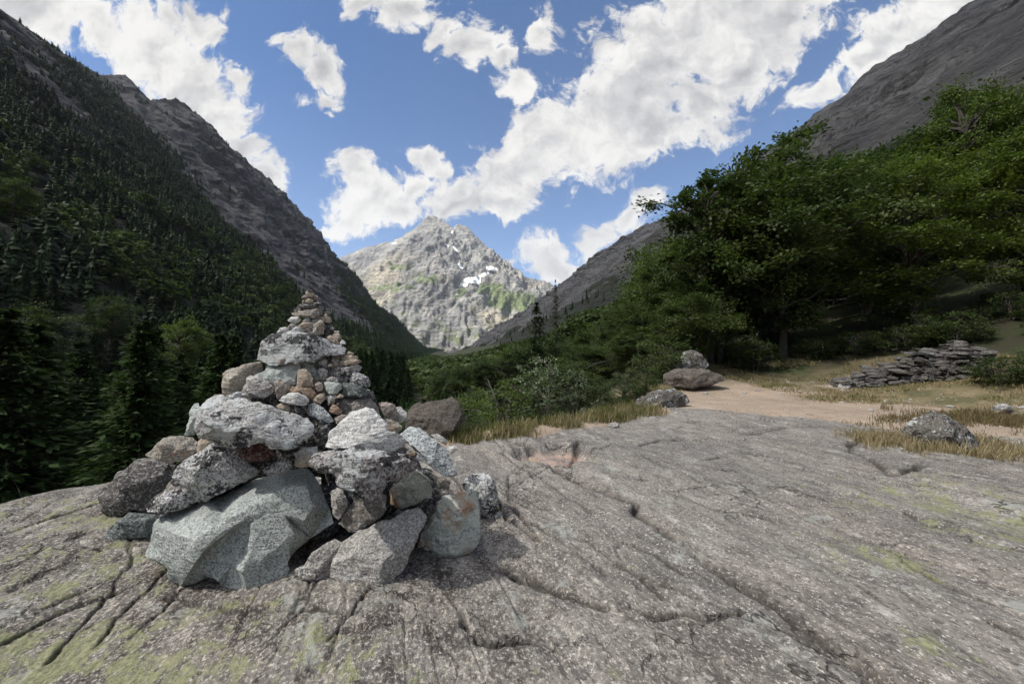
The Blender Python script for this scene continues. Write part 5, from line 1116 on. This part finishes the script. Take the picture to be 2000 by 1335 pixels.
# broadleaf trees: valley side on the right and the green rise in the middle
n = 13000; y = rf.uniform(0, 1, n)**1.6*2200+13; b_ = np.interp(y, BR[:, 1], BR[:, 0]); x = b_+rf.uniform(-.3, 1, n)*(45+.10*y)
x2 = x; v = brink_v(x, y); pb = np.stack([x, y, base_z(x, y)], 1)
kk = in_view(pb)&(v > -22)&~((y < 16)&(v > -2))&~((np.abs(x/y-.5) < .42)&(y < 22)&(x > 3)); kk &= (1000+F*pb[:, 0]/pb[:, 1] > 800)|(pb[:, 1] > 70); pb = pb[kk]
pr_, tr_ = scatter_wall(WR, 6500, 2); hr = (12-4*tr_)*rf.uniform(.6, 1.2, len(tr_))
kr = ~((tr_ > .14)&(pr_[:, 1] < 900)); pr_, tr_, hr = pr_[kr], tr_[kr], hr[kr]
broadmask = (tr_ < .30+.12*rf.normal(size=len(tr_)))&(pr_[:, 1] < 1500)
hb = 7.5*rf.uniform(.6, 1.3, len(pb))
P_ = np.concatenate([pb, pr_[broadmask]]); hh = np.concatenate([hb, hr[broadmask]*.8]); k = in_view(P_); P_, hh = P_[k], hh[k]; P_, hh = limit(P_, hh, True)
d = np.hypot(P_[:, 0], P_[:, 1]); k = d > 14; P_, hh, d = P_[k], hh[k], d[k]; o_ = np.argsort(d/hh); P_, hh = P_[o_], hh[o_]
sel = []; rest = []
for i in range(len(P_)):
    if len(sel) < 250 and all((P_[i, 0]-P_[j, 0])**2+(P_[i, 1]-P_[j, 1])**2 > 7 for j in sel): sel.append(i)
    elif len(sel) < 250: pass
    else: rest.append(i)
for i in sel:
    q = rf.rand(); m_ = rf.randint(3)
    plant_tree('mid' if q < .7 else 'light', MID[m_] if q < .7 else MIDL[m_ % 2], (P_[i, 0], P_[i, 1], P_[i, 2]-.2), 'rounded green broadleaf tree crowded among its like on the wooded rise', 'broadleaf_tree', 'tree', 'broadleaf trees on the wooded rise right of the valley', sc=hh[i]/8*1.1, scz=hh[i]/8, rz=rf.uniform(0, 6.28))
FB = [far_broad(s) for s in range(6)]
mass('distant_broadleaf_trees', FB, P_[rest], hh[rest], LM['mid'], 'green broadleaf forest on the rise in the middle of the valley', 4)
mass('distant_slope_conifers', FC, pr_[~broadmask], hr[~broadmask]*.72, LM['needle'], 'dark scattered conifers on the right mountain side', 5)
# brighter broadleaf trees among the conifers at the left
for (px, Y, tr, kd, lb) in [(60, 46, 585, 'mid', 'bright green broadleaf tree at the left edge among dark conifers'), (215, 70, 572, 'mid', 'yellow-green treetop among the conifers above left'), (355, 58, 614, 'light', 'pale green rounded tree among the conifers behind the cairn'), (20, 30, 660, 'mid', 'green bushy tree at the left edge, mid height'), (25, 75, 340, 'mid', 'bright green tree high on the left edge of the slope'),
      (30, 17, 940, 'light', 'bright green bush at the left edge just above the slab rim'), (105, 20, 955, 'light', 'small bright bush next to the slab rim at the left')]:
    x = (px-1000)/F*Y; top = CZ+(HY-tr)/F*Y; g = float(gz(x, Y)[0]); h = min(max(top-g, 2.5), 9)
    plant_tree(kd, (MIDL if kd == 'light' else MID)[rf.randint(2)], (x, Y, top-h), lb, 'broadleaf_tree', 'tree', sc=h/8*1.05, scz=h/8, rz=rf.uniform(0, 6))

# ------------------------------------------------------------------ dry stone wall
def dry_wall():
    A = Vector((8.15, 9.6, 0)); B = Vector((10.1, 8.4, 0)); rs = np.random.RandomState(9); L = (B-A).length; u = (B-A)/L; w = Vector((-u.y, u.x, 0))
    root = bpy.data.objects.new('dry_stone_wall', None); C.objects.link(root)
    g0 = float(gz((A.x+B.x)/2, (A.y+B.y)/2)[0]); root.location = ((A.x+B.x)/2, (A.y+B.y)/2, g0)
    root['label'] = 'low tumbledown dry stone wall of flat dark stones under the trees at the right'; root['category'] = 'wall'
    bm = bmesh.new(); org = Vector(root.location)
    def slab(c, lx, ly, lz, rz, tilt, bm_):
        n0 = len(bm_.verts); r = bmesh.ops.create_cube(bm_, size=1); es = list({e for v_ in r['verts'] for e in v_.link_edges})
        bmesh.ops.subdivide_edges(bm_, edges=es, cuts=2, use_grid_fill=True)
        vs = list(bm_.verts)[n0:]; s0 = rs.uniform(0, 99)
        M = Matrix.Rotation(rz, 3, 'Z') @ Matrix.Rotation(tilt, 3, 'Y')
        for v_ in vs:
            p = v_.co.copy(); q = Vector((math.copysign(abs(p.x*2)**.8/2, p.x), math.copysign(abs(p.y*2)**.8/2, p.y), p.z)); rr = max(abs(p.x), abs(p.y))*2
            q.z *= 1-.35*(rr > .9)
            nz_ = float(vnoise(p.x*2.3+s0, p.y*2.3, p.z*2+s0)); q *= 1+.22*nz_
            q.x += .14*float(vnoise(p.y*2+s0, p.z*3)); v_.co = M @ Vector((q.x*lx, q.y*ly, q.z*lz))+c-org
    s = 0
    for course in range(11):
        zc = .04+course*.088; s = rs.uniform(-.1, .1)
        while s < L:
            hmax = np.interp(s/L, [0, .15, .4, .7, .85, 1], [.14, .30, .48, .60, .80, .55]); ln = rs.uniform(.12, .30)
            if zc < hmax:
                for side in (-1, 1):
                    c = A+u*(s+ln/2)+w*(side*.14+rs.uniform(-.05, .05)); c.z = float(gz(c.x, c.y)[0])+zc+rs.uniform(-.012, .012)
                    slab(c, ln*1.05, rs.uniform(.2, .34), rs.uniform(.06, .17), math.atan2(u.y, u.x)+rs.normal(0, .3), rs.normal(0, .14), bm)
            s += ln*.95
    me = bpy.data.meshes.new('wall_stones'); bm.to_mesh(me); bm.free(); obj('wall_stones', me, SM['darkbrown'], parent=root)
    bm = bmesh.new(); c = A+u*L*.60; c.z = float(gz(c.x, c.y)[0])+.62; slab(c-w*.10, .34, .40, .07, math.atan2(u.y, u.x)+.1, .12, bm)
    me = bpy.data.meshes.new('coping_slab'); bm.to_mesh(me); bm.free(); obj('coping_slab', me, SM['whiteblue'], parent=root, label='pale square slab lying on top of the wall')
dry_wall()
boulder([(1636,757),(1640,744),(1655,742),(1668,750),(1662,764),(1645,766)], 'grey', 'single pale stone at the low left end of the dry stone wall', 9.3, .12, name='rock', cat='rock')
for px, py, r, Y, lb in [(1480,690,20,14.5,'grey stone in the shade left of the forked oak trunk'),(1660,690,11,13,'small stone in the shade right of the forked oak trunk'),(1200,828,10,5.4,'small stone in the grass of the slab rim')]:
    ol = [(px+r*1.3*math.cos(a)*(1+.2*math.sin(2*a)), py+r*.7*math.sin(a)) for a in [i*math.pi/4 for i in range(8)]]
    x = (px-1000)/F*Y; Y2 = Y
    zb = float(gz(x, Y)[0]); py2 = HY-(zb-CZ)*F/Y-r*.5
    ol = [(a, b-py+py2) for a, b in ol]
    boulder(ol, 'grey', lb, Y, r*.6/F*Y, name='rock', cat='rock')

# ------------------------------------------------------------------ grass
def grass(name, pts, hgt, label, mat, seed, per=14, spread=.05, wd=.004):
    rs = np.random.RandomState(seed); n = len(pts); c = np.repeat(np.array(pts), per, 0); m = len(c); h = np.repeat(np.array(hgt), per)*rs.uniform(.45, 1.25, m)
    c[:, :2] += rs.normal(0, spread, (m, 2)); a = rs.uniform(0, 6.28, m); ln = h*rs.uniform(.05, .65, m); w = wd*rs.uniform(.7, 1.5, m)
    dx, dy = np.cos(a), np.sin(a); z0 = c[:, 2]-.01; b2 = rs.uniform(0, 6.28, m); ex, ey = np.cos(b2)*w, np.sin(b2)*w
    p0 = np.stack([c[:, 0]-ex, c[:, 1]-ey, z0], 1); p1 = np.stack([c[:, 0]+ex, c[:, 1]+ey, z0], 1)
    mx, my = c[:, 0]+dx*ln*.35, c[:, 1]+dy*ln*.35; p2 = np.stack([mx+ex*.8, my+ey*.8, z0+h*.6], 1); p3 = np.stack([mx-ex*.8, my-ey*.8, z0+h*.6], 1)
    tx, ty = c[:, 0]+dx*ln, c[:, 1]+dy*ln; p4 = np.stack([tx+ex*.15, ty+ey*.15, z0+h], 1); p5 = np.stack([tx-ex*.15, ty-ey*.15, z0+h], 1)
    V = np.stack([p0, p1, p2, p3, p4, p5], 1).reshape(-1, 3); i = np.arange(m)[:, None]*6
    Fq = np.concatenate([i+[0, 1, 2, 3], i+[3, 2, 4, 5]]); t = np.repeat(np.clip(rs.normal(.5, .25, m), 0, 1), 6)
    obj(name, np_mesh(name, V, Fq, False, {'tint': t}), mat, label=label, kind='stuff')
DRY = leaf_mat('dry_grass_blades', (.17,.135,.075), (.37,.31,.19), .25); GRN = leaf_mat('green_grass_blades', (.05,.07,.02), (.15,.16,.05), .3)
def along(n, f, seed):
    rs = np.random.RandomState(seed); out = []
    while len(out) < n:
        x = rs.uniform(-1, 13, 4000); y = rs.uniform(3.5, 14, 4000); k = rs.rand(4000) < f(x, y)
        out += list(zip(x[k], y[k]))
    xy = np.array(out[:n]); return np.stack([xy[:, 0], xy[:, 1], soil_z(xy[:, 0], xy[:, 1])], 1)
rim = lambda x, y: np.exp(-((brink_v(x, y)-.05)/.32)**2)*(x > -.7)*(x < 2.6)*(soil_s(x, y) > -.05)*np.clip(.4+fbm(x*2.2, y*2.2, o=2, seed=9)*1.6, 0, 1)
p = along(800, rim, 1); grass('dry_rim_grass', p, np.random.RandomState(1).uniform(.03, .15, len(p)), 'dry yellow grass tufts along the slab rim', DRY, 1)
p = along(350, rim, 2); grass('green_rim_grass', p, np.random.RandomState(2).uniform(.05, .2, len(p)), 'green grass among the dry tufts of the slab rim', GRN, 2)
fld = lambda x, y: sstep(1.7, 3.2, soil_s(x, y))*sstep(6.9, 8.6, y+.25*(x-4))*(np.hypot((x-5.2)/1.1, (y-9.2)/1.2) > .9)*(x > 2.4)*(brink_v(x, y) > 0)*np.clip(fbm(x*.9, y*.9, o=3, seed=12)*2.2+.15, 0, 1)
p = along(4200, fld, 3); grass('dry_meadow_grass', p, np.random.RandomState(3).uniform(.02, .075, len(p)), 'short dry grass on the earth behind the slab', DRY, 3, wd=.006, spread=.08)
p = along(1500, fld, 4); grass('green_meadow_grass', p, np.random.RandomState(4).uniform(.02, .07, len(p)), 'short green grass patches on the earth behind the slab', GRN, 4, wd=.006, spread=.08)
bx, by = (1825-1000)/F*4.15, 4.15
bl = lambda x, y: np.exp(-((np.hypot((x-bx-.1)/.62, (y-by-.05)/.38)-.95)/.28)**2)
p = along(260, bl, 5); p[:, 2] = gz(p[:, 0], p[:, 1]); grass('boulder_grass', p, np.random.RandomState(5).uniform(.04, .14, len(p)), 'dry grass tufts around the boulder at the right end of the slab', DRY, 5, per=18)
rg = lambda x, y: np.exp(-((x-7.3)/1.5)**2-((y-5.6)/.7)**2)*np.clip(.2+fbm(x*1.6, y*1.6, o=3, seed=19)*2.6, 0, 1)
p = along(500, rg, 6); grass('heath_grass', p, np.random.RandomState(6).uniform(.03, .12, len(p)), 'brownish heath and grass right of the boulder', leaf_mat('heath_blades', (.07,.065,.03), (.22,.17,.09), .25), 6, per=18, spread=.07)

# pebbles and litter on the trodden earth
def pebbles():
    rs = np.random.RandomState(8); bm = bmesh.new()
    for k in range(900):
        x = rs.uniform(1.5, 9); y = rs.uniform(4.2, 10.5)
        if float(soil_s(np.array([x]), np.array([y]))[0]) < -.1 or float(brink_v(np.array([x]), np.array([y]))[0]) < .1: continue
        r = rs.uniform(.006, .022) if rs.rand() < .93 else rs.uniform(.03, .055); n0 = len(bm.verts)
        bmesh.ops.create_icosphere(bm, subdivisions=1, radius=r)
        z = float(gz(x, y)[0]); st = rs.uniform(.6, 1.5, 3)*[1, 1, .6]
        for v in list(bm.verts)[n0:]: v.co = Vector((v.co.x*st[0]*rs.uniform(.8, 1.2)+x, v.co.y*st[1]*rs.uniform(.8, 1.2)+y, v.co.z*st[2]+z+r*.15))
    me = bpy.data.meshes.new('gravel'); bm.to_mesh(me); bm.free(); obj('gravel', me, SM['grey'], label='scattered pebbles on the trodden earth behind the slab', kind='stuff')
pebbles()
